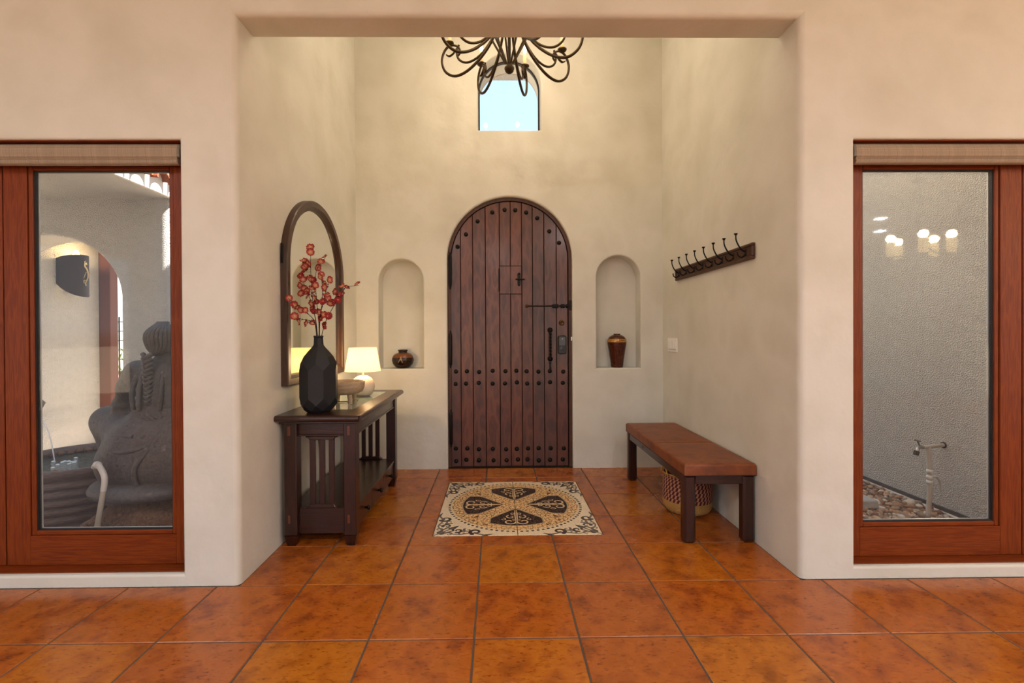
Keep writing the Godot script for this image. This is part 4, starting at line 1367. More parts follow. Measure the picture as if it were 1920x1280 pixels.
func build_blossoms(vase: Vector3) -> void:
	# drawn in millimetres of the vase's own plane: x to the right, y above the vase mouth
	var mouth := vase + Vector3(0, 0.42, 0)
	var stems := [
		["tallest blossom branch, upright above the vase", [Vector3(-2, -60, 0), Vector3(-8, 60, 6), Vector3(-22, 190, 20), Vector3(-30, 350, 26), Vector3(-35, 508, 14)]],
		["blossom branch with two flowers at its upper right tip", [Vector3(0, -60, 4), Vector3(-2, 70, -14), Vector3(-20, 210, -30), Vector3(-26, 370, -34), Vector3(32, 462, -30)]],
		["blossom branch leaning to the upper left", [Vector3(-3, -60, -4), Vector3(-14, 80, -6), Vector3(-40, 190, -14), Vector3(-74, 270, -24), Vector3(-113, 355, -40)]],
		["blossom branch arching far left in front of the mirror frame", [Vector3(-4, -60, 6), Vector3(-14, 90, 22), Vector3(-60, 150, 48), Vector3(-108, 190, 64), Vector3(-136, 222, 76)]],
		["short drooping blossom branch low on the left", [Vector3(-5, -60, 2), Vector3(-12, 70, 10), Vector3(-45, 100, 32), Vector3(-76, 105, 44), Vector3(-106, 118, 54)]],
		["slender bare-stemmed blossom branch in the middle", [Vector3(3, -60, -3), Vector3(10, 90, 4), Vector3(24, 200, 8), Vector3(26, 290, 6), Vector3(16, 358, 2)]],
		["blossom branch leaning right with a single flower at the tip", [Vector3(2, -60, 5), Vector3(16, 110, 18), Vector3(38, 200, 26), Vector3(58, 270, 30), Vector3(78, 324, 30)]],
		["long blossom branch reaching right beyond the mirror", [Vector3(4, -60, -2), Vector3(30, 70, -8), Vector3(74, 170, -20), Vector3(128, 266, -34), Vector3(150, 292, -40), Vector3(214, 304, -60)]]]
	var flowers := [[248, 297], [255, 325], [315, 343], [290, 372], [220, 378], [240, 390], [262, 398], [228, 405], [225, 430], [298, 447], [294, 462], [170, 450], [193, 475], [225, 470], [240, 475], [252, 480], [172, 500], [318, 498], [360, 481], [198, 520], [275, 510], [345, 525], [417, 515], [430, 520], [497, 500], [180, 548], [210, 555], [255, 530], [262, 545], [373, 552], [382, 545], [407, 562], [400, 570], [228, 572], [345, 570], [350, 582], [147, 583], [245, 582], [175, 620], [187, 628], [262, 612], [268, 605], [285, 598], [335, 608], [325, 602], [345, 614], [352, 605], [388, 590], [195, 640], [205, 650], [250, 640], [230, 650], [268, 662], [255, 655], [177, 687], [207, 710], [340, 687], [335, 680], [320, 672], [295, 690], [235, 725], [258, 725], [305, 735], [212, 535], [218, 395], [232, 382]]
	var meshes := [flower_mesh(0), flower_mesh(1), flower_mesh(2)]
	var bud := begin()
	add_lathe(bud, [Vector2(0.0, -0.005), Vector2(0.0035, 0.0), Vector2(0.0, 0.006)], 7)
	var bud_mesh := done(bud)
	var paths := []
	var things := []
	var k := 0
	for s in stems:
		var th := thing("blossom_branch", s[0], "branch", mouth, "red blossom branches in the black vase")
		var pts := []
		for p in s[1]:
			pts.append(p * 0.001)
		var path := spline(pts, 7)
		var st := begin()
		add_tube(st, path, 0.0022, 0.0011, 6)
		put("stem", done(st), mats.twig, th)
		for q in 5:
			put("bud", bud_mesh, mats.twig, th, path[int(path.size() * (0.3 + 0.13 * q))] + Vector3(rng.randf_range(-0.003, 0.003), 0, rng.randf_range(-0.003, 0.003)))
		paths.append(path)
		things.append(th)
	for f in flowers:
		var p := Vector3((f[0] - 284) * 0.001, (805 - f[1]) * 0.001, 0)
		var best := 0
		var near := Vector3.ZERO
		var dist := 1e9
		for i in paths.size():
			for q: Vector3 in paths[i]:
				var d := Vector2(q.x - p.x, q.y - p.y).length()
				if d < dist and q.y > 0.03:
					dist = d
					best = i
					near = q
		var at := Vector3(p.x, p.y, near.z + rng.randf_range(-0.012, 0.022))
		if dist > 0.008:
			var st := begin()
			add_tube(st, PackedVector3Array([near, (near + at) * 0.5 + Vector3(0, -0.004, 0), at]), 0.001, 0.0008, 5)
			put("twig", done(st), mats.twig, things[best])
		var fl := put("flower", meshes[k % 3 if k % 5 else 0], mats.petal, things[best], at)
		fl.rotation = Vector3(rng.randf_range(0.5, 1.9), rng.randf_range(-0.6, 1.0), rng.randf_range(-0.8, 0.8))
		fl.scale = Vector3.ONE * rng.randf_range(1.05, 1.4)
		k += 1

# ---------------------------------------------------------------- mirror, pots, rack, switch
func arch_ring(st: SurfaceTool, hw: float, y0: float, ys: float, rise: float, width: float, z0: float, z1: float, step: float) -> void:
	var mk := func(o: float) -> PackedVector2Array:
		var p := PackedVector2Array([Vector2(-hw + o, y0 + o)])
		for i in 41:
			var a := PI - PI * i / 40.0
			p.append(Vector2(cos(a) * (hw - o), ys + sin(a) * (rise - o)))
		p.append(Vector2(hw - o, y0 + o))
		return p
	# cross-section from the outer back edge over the front to the inner back edge
	var sect := [[0.0, z0], [0.0, z1 - 0.005], [0.005, z1], [width * 0.62, z1], [width * 0.7, z1 - step * 0.4], [width * 0.9, z1 - step], [width, z1 - step * 1.2], [width, z0]]
	for s in sect.size() - 1:
		var a: PackedVector2Array = mk.call(sect[s][0])
		var b: PackedVector2Array = mk.call(sect[s + 1][0])
		var n := a.size()
		st.set_smooth_group(10 + s)
		for i in n:
			var j := (i + 1) % n
			var straight := i == 0 or i >= n - 2
			st.set_smooth_group(-1 if straight else 10 + s)
			var m := (a[i] + a[j]) * 0.5
			var outw := m - Vector2(0, clampf(m.y, y0 + 0.2, ys))
			if i == n - 1:
				outw = Vector2(0, -1)
			outw = outw.normalized()
			var dz: float = sect[s + 1][1] - sect[s][1]
			var dw: float = sect[s + 1][0] - sect[s][0]
			var nn := Vector3(outw.x * dz, outw.y * dz, dw)
			quad(st, Vector3(a[i].x, a[i].y, sect[s][1]), Vector3(a[j].x, a[j].y, sect[s][1]), Vector3(b[j].x, b[j].y, sect[s + 1][1]), Vector3(b[i].x, b[i].y, sect[s + 1][1]), nn)

func build_mirror() -> void:
	var m := thing("wall_mirror", "tall arched wall mirror in a dark wooden frame above the console table", "mirror", Vector3(XL + 0.001, 0.882, -3.17))
	m.rotation.y = PI / 2
	var hw := 0.49
	var ys := 0.70
	var rise := 0.45
	var st := begin()
	arch_ring(st, hw, 0.0, ys, rise, 0.062, 0.0, 0.04, 0.014)
	put("frame", done(st), mats.mirror_wood, m)
	st = begin()
	add_prism(st, arch_outline({"x0": -hw + 0.058, "x1": hw - 0.058, "y0": 0.058, "ys": ys, "rise": rise - 0.058}, 0.0), 0.002, 0.014, 0.0)
	put("mirror_glass", done(st), mats.mirror, m)
	box("side_hook", Vector3(-hw - 0.006, 0.69, 0.004), Vector3(-hw + 0.001, 0.80, 0.016), mats.black_metal, m, 0.001)

func build_niche_pots() -> void:
	var p := thing("round_pot", "small round brown glazed pot in the left wall niche", "pot", Vector3(-0.833, 0.8685, -4.2))
	lathe("body", [Vector2(0.0, 0.0), Vector2(0.048, 0.0), Vector2(0.066, 0.012), Vector2(0.088, 0.04), Vector2(0.0955, 0.07), Vector2(0.092, 0.092)], mats.pot_dark, p, Vector3.ZERO, 36)
	lathe("shoulder_band", [Vector2(0.092, 0.092), Vector2(0.082, 0.112), Vector2(0.066, 0.126), Vector2(0.045, 0.133)], mats.pot_rust, p, Vector3.ZERO, 36)
	lathe("neck", [Vector2(0.045, 0.133), Vector2(0.037, 0.138), Vector2(0.037, 0.146), Vector2(0.043, 0.152), Vector2(0.043, 0.16), Vector2(0.038, 0.161), Vector2(0.034, 0.155), Vector2(0.032, 0.12), Vector2(0.0, 0.1)], mats.pot_dark, p, Vector3.ZERO, 30)
	for q in [[-0.3, 0.02, 0.08], [0.25, -0.035, 0.07]]:
		var pts := []
		for i in 5:
			var f := i / 4.0
			var y := 0.105 - f * 0.052
			var r := [0.0875, 0.0925, 0.0955, 0.095, 0.0935][i] as float
			var a: float = PI / 2 + q[0] * 0.1 - (f - 0.3) * q[1] * 14.0 * 0.6
			pts.append(Vector3(cos(a) * r, y, sin(a) * r))
		tube("glaze_streak", pts, 0.0016, mats.glaze_grey, p, 6, 3, 0.003)
	var v := thing("shouldered_vase", "tall glossy brown vase with a gold band in the right wall niche", "vase", Vector3(1.05, 0.8645, -4.19))
	lathe("body", [Vector2(0.0, 0.0), Vector2(0.05, 0.0), Vector2(0.053, 0.01), Vector2(0.06, 0.07), Vector2(0.072, 0.15), Vector2(0.081, 0.2), Vector2(0.0825, 0.222)], mats.vase_brown, v, Vector3.ZERO, 40)
	lathe("gold_band", [Vector2(0.0825, 0.222), Vector2(0.0815, 0.235), Vector2(0.0775, 0.25)], mats.gold_band, v, Vector3.ZERO, 40)
	lathe("shoulder", [Vector2(0.0775, 0.25), Vector2(0.066, 0.268), Vector2(0.048, 0.28), Vector2(0.03, 0.285), Vector2(0.0285, 0.289), Vector2(0.031, 0.293), Vector2(0.029, 0.295), Vector2(0.022, 0.292), Vector2(0.02, 0.26), Vector2(0.0, 0.24)], mats.vase_brown, v, Vector3.ZERO, 40)
	for q in [[0.23, 1.95], [0.236, 1.4]]:
		var pts := []
		for i in 6:
			var a: float = q[1] - i * 0.1
			pts.append(Vector3(cos(a) * 0.0815, q[0] + 0.003 * sin(i * 2.0), sin(a) * 0.0815))
		tube("brush_mark", pts, 0.0018, mats.vase_brown, v, 5, 2)

func build_rack_and_switch() -> void:
	# local x runs along the wall away from the camera's side, z off the wall
	var r := thing("coat_rack", "dark wooden wall rack with eight black double coat hooks", "coat rack", Vector3(XR - 0.0005, 1.578, -3.2))
	r.rotation.y = -PI / 2
	box("board", Vector3(-0.56, 0.008, 0.0), Vector3(0.56, 0.083, 0.012), mats.rack_wood, r, 0.002)
	var frame := begin()
	for b in [[-0.575, 0.575, 0.0, 0.016], [-0.575, 0.575, 0.075, 0.091], [-0.575, -0.556, 0.016, 0.075], [0.556, 0.575, 0.016, 0.075]]:
		add_box(frame, Vector3(b[0], b[2], 0.0), Vector3(b[1], b[3], 0.02), 0.004)
	put("board_frame", done(frame), mats.rack_wood, r)
	var hook := begin()
	add_box(hook, Vector3(-0.008, 0.025, 0.012), Vector3(0.008, 0.068, 0.0165), 0.003)
	add_tube(hook, spline([Vector3(0, 0.052, 0.015), Vector3(0, 0.06, 0.032), Vector3(0, 0.085, 0.052), Vector3(0, 0.118, 0.067), Vector3(0, 0.146, 0.069)], 5), 0.0052, 0.0038, 8)
	add_lathe(hook, [Vector2(0.0, 0.142), Vector2(0.005, 0.145), Vector2(0.0105, 0.153), Vector2(0.0105, 0.156), Vector2(0.0, 0.158)], 12, Vector3(0, 0, 0.069))
	add_tube(hook, spline([Vector3(0, 0.04, 0.015), Vector3(0, 0.025, 0.026), Vector3(0, 0.02, 0.042), Vector3(0, 0.03, 0.056), Vector3(0, 0.044, 0.06)], 5), 0.005, 0.004, 8)
	add_lathe(hook, [Vector2(0.0, -0.007), Vector2(0.006, 0.0), Vector2(0.0, 0.007)], 10, Vector3(0, 0.046, 0.06))
	var hm := done(hook)
	for k in 8:
		put("coat_hook", hm, mats.black_metal, r, Vector3(-0.505 + k * 0.1425, 0.0, 0.0), "black double coat hook")
	var s := thing("light_switch", "white four-gang light switch plate on the right wall", "switch", Vector3(XR - 0.0005, 1.01, -3.873))
	s.rotation.y = -PI / 2
	box("plate", Vector3(-0.105, 0.0, 0.0), Vector3(0.105, 0.114, 0.007), mats.white_plastic, s, 0.003)
	for k in 4:
		var x := -0.0675 + k * 0.045
		var rk := box("rocker", Vector3(x - 0.0155, 0.026, 0.0065), Vector3(x + 0.0155, 0.09, 0.0105), mats.white_plastic, s, 0.002)
		box("slot", Vector3(-0.012, -0.006, -0.0012), Vector3(0.012, -0.0025, 0.0005), mats.grey_plastic, rk, 0.0)

# ---------------------------------------------------------------- bench, basket
func cushion(st: SurfaceTool, x0: float, x1: float, z0: float, z1: float, y0: float, y1: float, r: float, puff: float) -> void:
	# rounded slab: a grid over the top that rolls down at the edges
	var nx := 14
	var nz := 20
	st.set_smooth_group(1)
	var g := []
	for i in nx + 1:
		var row := []
		var ex := edge_at(float(i) / nx, x0, x1, r)
		for j in nz + 1:
			var ez := edge_at(float(j) / nz, z0, z1, r)
			var px := clampf((ex.x - x0) / (x1 - x0), 0, 1)
			var pz := clampf((ez.x - z0) / (z1 - z0), 0, 1)
			var drop := r * minf(1.0, sqrt(ex.y * ex.y + ez.y * ez.y))
			row.append(Vector3(ex.x, y1 - drop + puff * sin(px * PI) * sin(pz * PI), ez.x))
		g.append(row)
	for i in nx:
		for j in nz:
			quad(st, g[i][j], g[i + 1][j], g[i + 1][j + 1], g[i][j + 1], Vector3.UP)
	# side skirt and underside
	var ring := []
	for i in nx:
		ring.append(g[i][0])
	for j in nz:
		ring.append(g[nx][j])
	for i in nx:
		ring.append(g[nx - i][nz])
	for j in nz:
		ring.append(g[0][nz - j])
	var c := Vector3((x0 + x1) / 2, 0, (z0 + z1) / 2)
	for i in ring.size():
		var a: Vector3 = ring[i]
		var b: Vector3 = ring[(i + 1) % ring.size()]
		var al := Vector3(a.x, y0, a.z)
		var bl := Vector3(b.x, y0, b.z)
		var m := (a + b) * 0.5
		var n := Vector3(signf(m.x - c.x) if absf(absf(m.x - c.x) - (x1 - x0) / 2) < 0.004 else 0.0, 0, signf(m.z - c.z) if absf(absf(m.z - c.z) - (z1 - z0) / 2) < 0.004 else 0.0)
		quad(st, a, b, bl, al, n)
	st.set_smooth_group(-1)
	quad(st, Vector3(x0, y0, z0), Vector3(x1, y0, z0), Vector3(x1, y0, z1), Vector3(x0, y0, z1), Vector3.DOWN)

# position across an edge (x) and how far it has dropped, 0..1 (y)
func edge_at(f: float, a: float, b: float, r: float) -> Vector2:
	if f < 0.25:
		var t := f / 0.25 * PI / 2
		return Vector2(a + r * (1.0 - cos(t)), 1.0 - sin(t))
	if f > 0.75:
		var t := (1.0 - f) / 0.25 * PI / 2
		return Vector2(b - r * (1.0 - cos(t)), 1.0 - sin(t))
	return Vector2(lerpf(a + r, b - r, (f - 0.25) / 0.5), 0.0)

func build_bench() -> void:
	var b := thing("leather_bench", "long bench with a tan leather seat on dark wooden legs", "bench", Vector3(1.2275, 0, -3.215))
	var hx := 0.1985
	var z0 := -0.595
	var z1 := 0.59
	for p in [[-hx, z1 - 0.066], [hx - 0.066, z1 - 0.066], [-hx, z0], [hx - 0.066, z0]]:
		box("leg", Vector3(p[0], 0.0, p[1]), Vector3(p[0] + 0.066, 0.381, p[1] + 0.066), mats.dark_y, b, 0.012)
	for x in [-hx + 0.006, hx - 0.036]:
		var rail := box("side_rail", Vector3(x, 0.326, z0 + 0.066), Vector3(x + 0.03, 0.381, z1 - 0.066), mats.dark_z, b, 0.003)
		if x < 0.0:
			var plug := lathe("bolt_plug", [Vector2(0.0, 0.002), Vector2(0.009, 0.0015), Vector2(0.01, 0.0)], mats.black_metal, rail, Vector3(-0.0151, 0.028, -0.18), 14)
			plug.rotation.z = PI / 2
	for z in [z0 + 0.012, z1 - 0.042]:
		box("end_rail", Vector3(-hx + 0.066, 0.326, z), Vector3(hx - 0.066, 0.381, z + 0.03), mats.dark_x, b, 0.003)
	var seam := 0.09
	for s in [[z0 - 0.008, seam - 0.001], [seam + 0.001, z1 + 0.012]]:
		var st := begin()
		cushion(st, -hx - 0.003, hx + 0.0, s[0], s[1], 0.3815, 0.447, 0.016, 0.004)
		put("seat_cushion", done(st), mats.leather, b)
	tube("piping", [Vector3(-hx, 0.3818, z1 + 0.0105), Vector3(hx - 0.003, 0.3818, z1 + 0.0105)], 0.003, mats.stitch, b)
	tube("piping", [Vector3(-hx - 0.0015, 0.3818, z0), Vector3(-hx - 0.0015, 0.3818, z1)], 0.003, mats.stitch, b)
	# woven basket under it
	var k := thing("woven_basket", "small woven straw basket with a maroon checked band under the bench", "basket", Vector3(1.245, 0, -3.13))
	var straw := mat(Color.WHITE, 0.85)
	straw.albedo_texture = weave_texture(false)
	relief(straw, weave_relief(), 0.25)
	straw.uv1_scale = Vector3(6, 1, 1)
	var check := mat(Color.WHITE, 0.85)
	check.albedo_texture = weave_texture(true)
	relief(check, straw.heightmap_texture, 0.25)
	check.uv1_scale = Vector3(6, 1, 1)
	lathe("straw_base", [Vector2(0.0, 0.004), Vector2(0.11, 0.002), Vector2(0.135, 0.008), Vector2(0.149, 0.03), Vector2(0.155, 0.062), Vector2(0.157, 0.082)], straw, k, Vector3.ZERO, 48)
	lathe("checked_band", [Vector2(0.157, 0.082), Vector2(0.157, 0.12), Vector2(0.156, 0.16), Vector2(0.153, 0.2), Vector2(0.15, 0.232), Vector2(0.148, 0.245)], check, k, Vector3.ZERO, 48)
	lathe("inside", [Vector2(0.143, 0.245), Vector2(0.148, 0.16), Vector2(0.142, 0.03), Vector2(0.0, 0.015)], straw, k, Vector3.ZERO, 40)
	var ring := []
	for i in 25:
		var a := TAU * i / 24.0
		ring.append(Vector3(cos(a) * 0.146, 0.246 + 0.004 * sin(a * 3.0), sin(a) * 0.146))
	tube("rim", ring, 0.0062, straw, k, 8, 2)
	for s: float in [-1.0, 1.0]:
		var h := []
		for i in 9:
			var f := i / 8.0
			h.append(Vector3(s * 0.15, 0.245 + 0.05 * sin(f * PI), lerpf(-0.06, 0.06, f)))
		tube("handle", h, 0.0055, straw, k, 8, 3)

func weave_texture(checked: bool) -> ImageTexture:
	var n := 128
	var im := Image.create(n, n, false, Image.FORMAT_RGB8)
	var r := RandomNumberGenerator.new()
	r.seed = 5
	for y in n:
		for x in n:
			var c := Color(0.72, 0.56, 0.30)
			if checked:
				# slanted checks: eight across, eight up
				var cx := int(floor((x + y * 0.5) / 10.667))
				var cy := int(floor(y / 16.0))
				if (cx + cy) % 2 == 0:
					c = Color(0.30, 0.07, 0.07)
				else:
					c = Color(0.72, 0.52, 0.40)
			c = c * r.randf_range(0.9, 1.08)
			im.set_pixel(x, y, Color(c.r, c.g, c.b))
	return ImageTexture.create_from_image(im)

# ---------------------------------------------------------------- wrought iron chandelier in the entry hall
func build_chandelier() -> void:
	var c := thing("iron_chandelier", "wrought iron chandelier with scrolled arms and candle lamps hanging in the entry hall", "chandelier", Vector3(0.088, 2.905, -3.2))
	lathe("finial_ball", [Vector2(0.0, 0.0), Vector2(0.012, 0.002), Vector2(0.027, 0.014), Vector2(0.034, 0.034), Vector2(0.028, 0.056), Vector2(0.014, 0.068), Vector2(0.0, 0.07)], mats.bronze, c, Vector3.ZERO, 20)
	tube("stem", [Vector3(0, 0.06, 0), Vector3(0, 0.85, 0)], 0.011, mats.bronze, c)
	lathe("hub", [Vector2(0.0, 0.47), Vector2(0.03, 0.48), Vector2(0.045, 0.5), Vector2(0.045, 0.54), Vector2(0.03, 0.56), Vector2(0.0, 0.57)], mats.bronze, c, Vector3.ZERO, 20)
	lathe("ceiling_canopy", [Vector2(0.0, 1.0), Vector2(0.02, 0.98), Vector2(0.07, 1.03), Vector2(0.075, 1.044), Vector2(0.0, 1.044)], mats.bronze, c, Vector3.ZERO, 24)
	# chain up to the canopy
	for k in 5:
		var ring := []
		for i in 13:
			var a := TAU * i / 12.0
			var p := Vector3(cos(a) * 0.012, 0.862 + k * 0.03 + sin(a) * 0.02, 0)
			ring.append(p if k % 2 == 0 else Vector3(0, p.y, p.x))
		tube("chain_link", ring, 0.003, mats.bronze, c, 6, 1)
	var n := 8
	var arm := begin()
	# one arm in the plane z = 0: big outer sweep ending in a curl, small inner sweep, candle cup support
	add_tube(arm, spline([Vector3(0.04, 0.53, 0), Vector3(0.07, 0.36, 0), Vector3(0.15, 0.2, 0), Vector3(0.27, 0.085, 0), Vector3(0.38, 0.045, 0), Vector3(0.46, 0.085, 0), Vector3(0.488, 0.165, 0), Vector3(0.465, 0.235, 0), Vector3(0.42, 0.262, 0), Vector3(0.37, 0.245, 0), Vector3(0.352, 0.205, 0), Vector3(0.372, 0.18, 0)], 6), 0.0105, 0.0075, 8)
	add_tube(arm, spline([Vector3(0.075, 0.34, 0), Vector3(0.14, 0.225, 0), Vector3(0.22, 0.15, 0), Vector3(0.3, 0.125, 0), Vector3(0.36, 0.155, 0), Vector3(0.378, 0.215, 0), Vector3(0.36, 0.255, 0)], 6), 0.0085, 0.0075, 8)
	var arm_mesh := done(arm)
	var leaf := begin()
	add_tube(leaf, spline([Vector3(0.378, 0.235, 0), Vector3(0.4, 0.205, 0), Vector3(0.43, 0.19, 0), Vector3(0.452, 0.2, 0)], 5), 0.0085, 0.014, 8, 0.35)
	var leaf_mesh := done(leaf)
	var brace := begin()
	add_tube(brace, PackedVector3Array([Vector3(0.018, 0.055, 0), Vector3(0.15, 0.30, 0), Vector3(0.2, 0.42, 0)]), 0.0068, 0.0068, 8)
	var brace_mesh := done(brace)
	var cup := begin()
	add_lathe(cup, [Vector2(0.0, 0.255), Vector2(0.012, 0.258), Vector2(0.03, 0.272), Vector2(0.034, 0.28), Vector2(0.028, 0.278), Vector2(0.0, 0.272)], 20, Vector3(0.43, 0, 0))
	var cup_mesh := done(cup)
	var candle := begin()
	add_lathe(candle, [Vector2(0.0125, 0.272), Vector2(0.0125, 0.365), Vector2(0.006, 0.37), Vector2(0.0, 0.37)], 14, Vector3(0.43, 0, 0))
	var candle_mesh := done(candle)
	var flame := begin()
	add_lathe(flame, [Vector2(0.0, 0.37), Vector2(0.009, 0.374), Vector2(0.014, 0.392), Vector2(0.011, 0.412), Vector2(0.004, 0.436), Vector2(0.0, 0.442)], 12, Vector3(0.43, 0, 0))
	var flame_mesh := done(flame)
	for k in n:
		var a := TAU * (k + 0.5) / n + 0.09
		var holder := thing_part("arm", c, Vector3.ZERO)
		holder.rotation.y = a
		put("scroll", arm_mesh, mats.bronze, holder)
		put("scroll_leaf", leaf_mesh, mats.bronze, holder)
		put("brace_rod", brace_mesh, mats.bronze, holder)
		put("drip_cup", cup_mesh, mats.bronze, holder)
		put("candle_sleeve", candle_mesh, mats.candle, holder)
		put("bulb", flame_mesh, mats.bulb, holder)
		omni("bulb_light", Vector3(0.43, 0.405, 0), 0.08, rgb(255, 232, 202), 0.02, holder)

# ---------------------------------------------------------------- left courtyard: arch, sconce, fountain, seated figure
func build_left_court() -> void:
	structure(box("ground_left", Vector3(-9.0, -0.3, -9.5), Vector3(XL - 0.172, -0.1, ZF - 0.225), mats.paving, self, 0.0), "pale paving of the fountain courtyard", "ground")
	# wall with an elliptical arch
	var st := begin()
	var arch := [{"x0": -4.65, "x1": -3.356, "y0": -0.1, "ys": 1.5, "rise": 0.56, "r": 0.02, "depth": 0.32, "sill": false}]
	add_wall(st, -6.5, -2.99, -0.1, 2.6, arch, Transform3D(Basis.IDENTITY, Vector3(0, 0, -4.3)))
	# rounded free end and back face
	var corner := []
	for i in 9:
		var a := PI / 2 - PI / 2 * i / 8.0
		corner.append(Vector2(-2.99 + 0.06 * cos(a), -4.36 + 0.06 * sin(a)))
	corner.append(Vector2(-2.93, -4.62))
	st.set_smooth_group(40)
	for i in corner.size() - 1:
		quad(st, Vector3(corner[i].x, -0.1, corner[i].y), Vector3(corner[i + 1].x, -0.1, corner[i + 1].y), Vector3(corner[i + 1].x, 2.6, corner[i + 1].y), Vector3(corner[i].x, 2.6, corner[i].y), Vector3(1, 0, 1 if i < 8 else 0))
	add_wall(st, 2.93, 6.5, -0.1, 2.6, [{"x0": 3.356, "x1": 4.65, "y0": -0.1, "ys": 1.5, "rise": 0.56, "r": 0.0, "depth": 0.01, "sill": false}], Transform3D(Basis(Vector3.UP, PI), Vector3(0, 0, -4.62)))
	structure(put("wall_court_arch", done(st), mats.stucco_fine, self), "grey stucco courtyard wall with an arched passage", "wall")
	structure(box("wall_court_passage", Vector3(-4.95, -0.1, -5.6), Vector3(-4.62, 2.6, -4.625), mats.stucco_fine, self, 0.01), "stucco passage wall that carries the sconce", "wall")
	structure(box("wall_court_far_left", Vector3(-6.6, -0.1, -9.0), Vector3(-6.4, 2.6, -2.5), mats.stucco_fine, self, 0.01), "stucco wall closing the courtyard on the left", "wall")
	# porch roof: soffit, white fascia, clay tiles
	var roof := thing("porch_roof", "stucco porch roof with a sunlit white fascia and clay barrel tiles", "roof", Vector3(-4.7, 2.39, -3.6), "", "structure")
	box("soffit", Vector3(-2.0, 0.0, -3.6), Vector3(1.79, 0.05, 0.15), mats.stucco_fine, roof, 0.0)
	box("fascia", Vector3(1.79, -0.004, -3.6), Vector3(1.815, 0.165, 0.15), mats.white_paint, roof, 0.004)
	box("roof_deck", Vector3(-2.0, 0.051, -3.6), Vector3(1.789, 0.10, 0.15), mats.stucco_fine, roof, 0.0)
	var tile_st := begin()
	var half := []
	for i in 9:
		var a := PI * i / 8.0
		half.append(Vector2(cos(a) * 0.085, sin(a) * 0.075))
	tile_st.set_smooth_group(1)
	for i in 8:
		var p: Vector2 = half[i]
		var q: Vector2 = half[i + 1]
		quad(tile_st, Vector3(0.12, p.y, p.x), Vector3(0.12, q.y, q.x), Vector3(-0.4, q.y + 0.06, q.x * 0.8), Vector3(-0.4, p.y + 0.06, p.x * 0.8), Vector3(0, p.y + q.y, p.x + q.x))
		quad(tile_st, Vector3(0.12, p.y - 0.014, p.x * 0.84), Vector3(0.12, q.y - 0.014, q.x * 0.84), Vector3(-0.4, q.y + 0.046, q.x * 0.67), Vector3(-0.4, p.y + 0.046, p.x * 0.67), -Vector3(0, p.y + q.y, p.x + q.x))
	tile_st.set_smooth_group(-1)
	for i in 8:
		var p: Vector2 = half[i]
		var q: Vector2 = half[i + 1]
		quad(tile_st, Vector3(0.12, p.y, p.x), Vector3(0.12, q.y, q.x), Vector3(0.12, q.y - 0.014, q.x * 0.84), Vector3(0.12, p.y - 0.014, p.x * 0.84), Vector3.RIGHT)
	var tile_mesh_ := done(tile_st)
	for k in 17:
		put("roof_tile", tile_mesh_, mats.roof_tile[k % 3], roof, Vector3(1.76, 0.103, -3.5 + k * 0.215))
	# sconce: curved dark metal shield with a cream cut-out figure, lamp inside
	var s := thing("wall_sconce", "dark metal half-round wall sconce with a cream crested figure", "sconce", Vector3(-4.62, 1.6, -5.2))
	st = begin()
	var cols := 14
	for i in cols:
		for f in [[0.0, 1.0], [-0.006, -1.0]]:
			var a0 := -PI / 2 + PI * i / cols
			var a1 := -PI / 2 + PI * (i + 1) / cols
			var r: float = 0.17 + f[0]
			st.set_smooth_group(1 if f[1] > 0.0 else 2)
			var p0 := Vector3(cos(a0) * r * 1.1, 0, sin(a0) * r * 0.85)
			var p1 := Vector3(cos(a1) * r * 1.1, 0, sin(a1) * r * 0.85)
			var e0 := pow(absf(a0) / (PI / 2), 2.5)
			var e1 := pow(absf(a1) / (PI / 2), 2.5)
			quad(st, p0 + Vector3(0, -0.02 + 0.13 * e0, 0), p1 + Vector3(0, -0.02 + 0.13 * e1, 0), p1 + Vector3(0, 0.43 - 0.05 * e1, 0), p0 + Vector3(0, 0.43 - 0.05 * e0, 0), (p0 + p1) * f[1])
	put("shield", done(st), mats.sconce_metal, s)
	var fig := begin()
	var on_shield := func(u: float, v: float) -> Vector3:
		var a := u
		return Vector3(cos(a) * 0.17 * 1.1 + 0.002, v, sin(a) * 0.17 * 0.85)
	var lines := [
		[[0.16, 0.30], [0.02, 0.272], [-0.06, 0.235], [-0.04, 0.19], [0.08, 0.155], [0.16, 0.13], [0.12, 0.10]],
		[[0.16, 0.30], [0.2, 0.325], [0.12, 0.345], [0.02, 0.33]],
		[[0.2, 0.33], [0.2, 0.36], [0.1, 0.368]],
		[[0.16, 0.34], [0.1, 0.352], [0.02, 0.345]],
		[[0.08, 0.25], [0.2, 0.215], [0.28, 0.18]],
		[[0.12, 0.155], [0.26, 0.16], [0.26, 0.125]]]
	var thick := [0.012, 0.011, 0.005, 0.005, 0.006, 0.008]
	for i in lines.size():
		var pts := []
		for p in lines[i]:
			pts.append(on_shield.call(p[0] - 0.1, p[1]))
		add_tube(fig, spline(pts, 5), thick[i], thick[i] * 0.6, 6, 0.4)
	put("figure", done(fig), mats.sconce_figure, s)
	lathe("bulb", [Vector2(0.0, 0.40), Vector2(0.02, 0.41), Vector2(0.03, 0.44), Vector2(0.022, 0.475), Vector2(0.0, 0.485)], mats.bulb, s, Vector3(0.085, 0, 0), 16)
	omni("sconce_light", Vector3(0.085, 0.44, 0), 0.12, rgb(255, 214, 150), 0.03, s)
	box("back_plate", Vector3(0.0005, 0.06, -0.06), Vector3(0.012, 0.38, 0.06), mats.black_metal, s, 0.002)
	# rust-brown post, gate and garden beyond the arch
	structure(box("trim_post", Vector3(-4.66, -0.1, -5.72), Vector3(-4.5, 2.385, -5.601), mats.rust_post, self, 0.005), "rust-brown post at the end of the passage wall", "post")
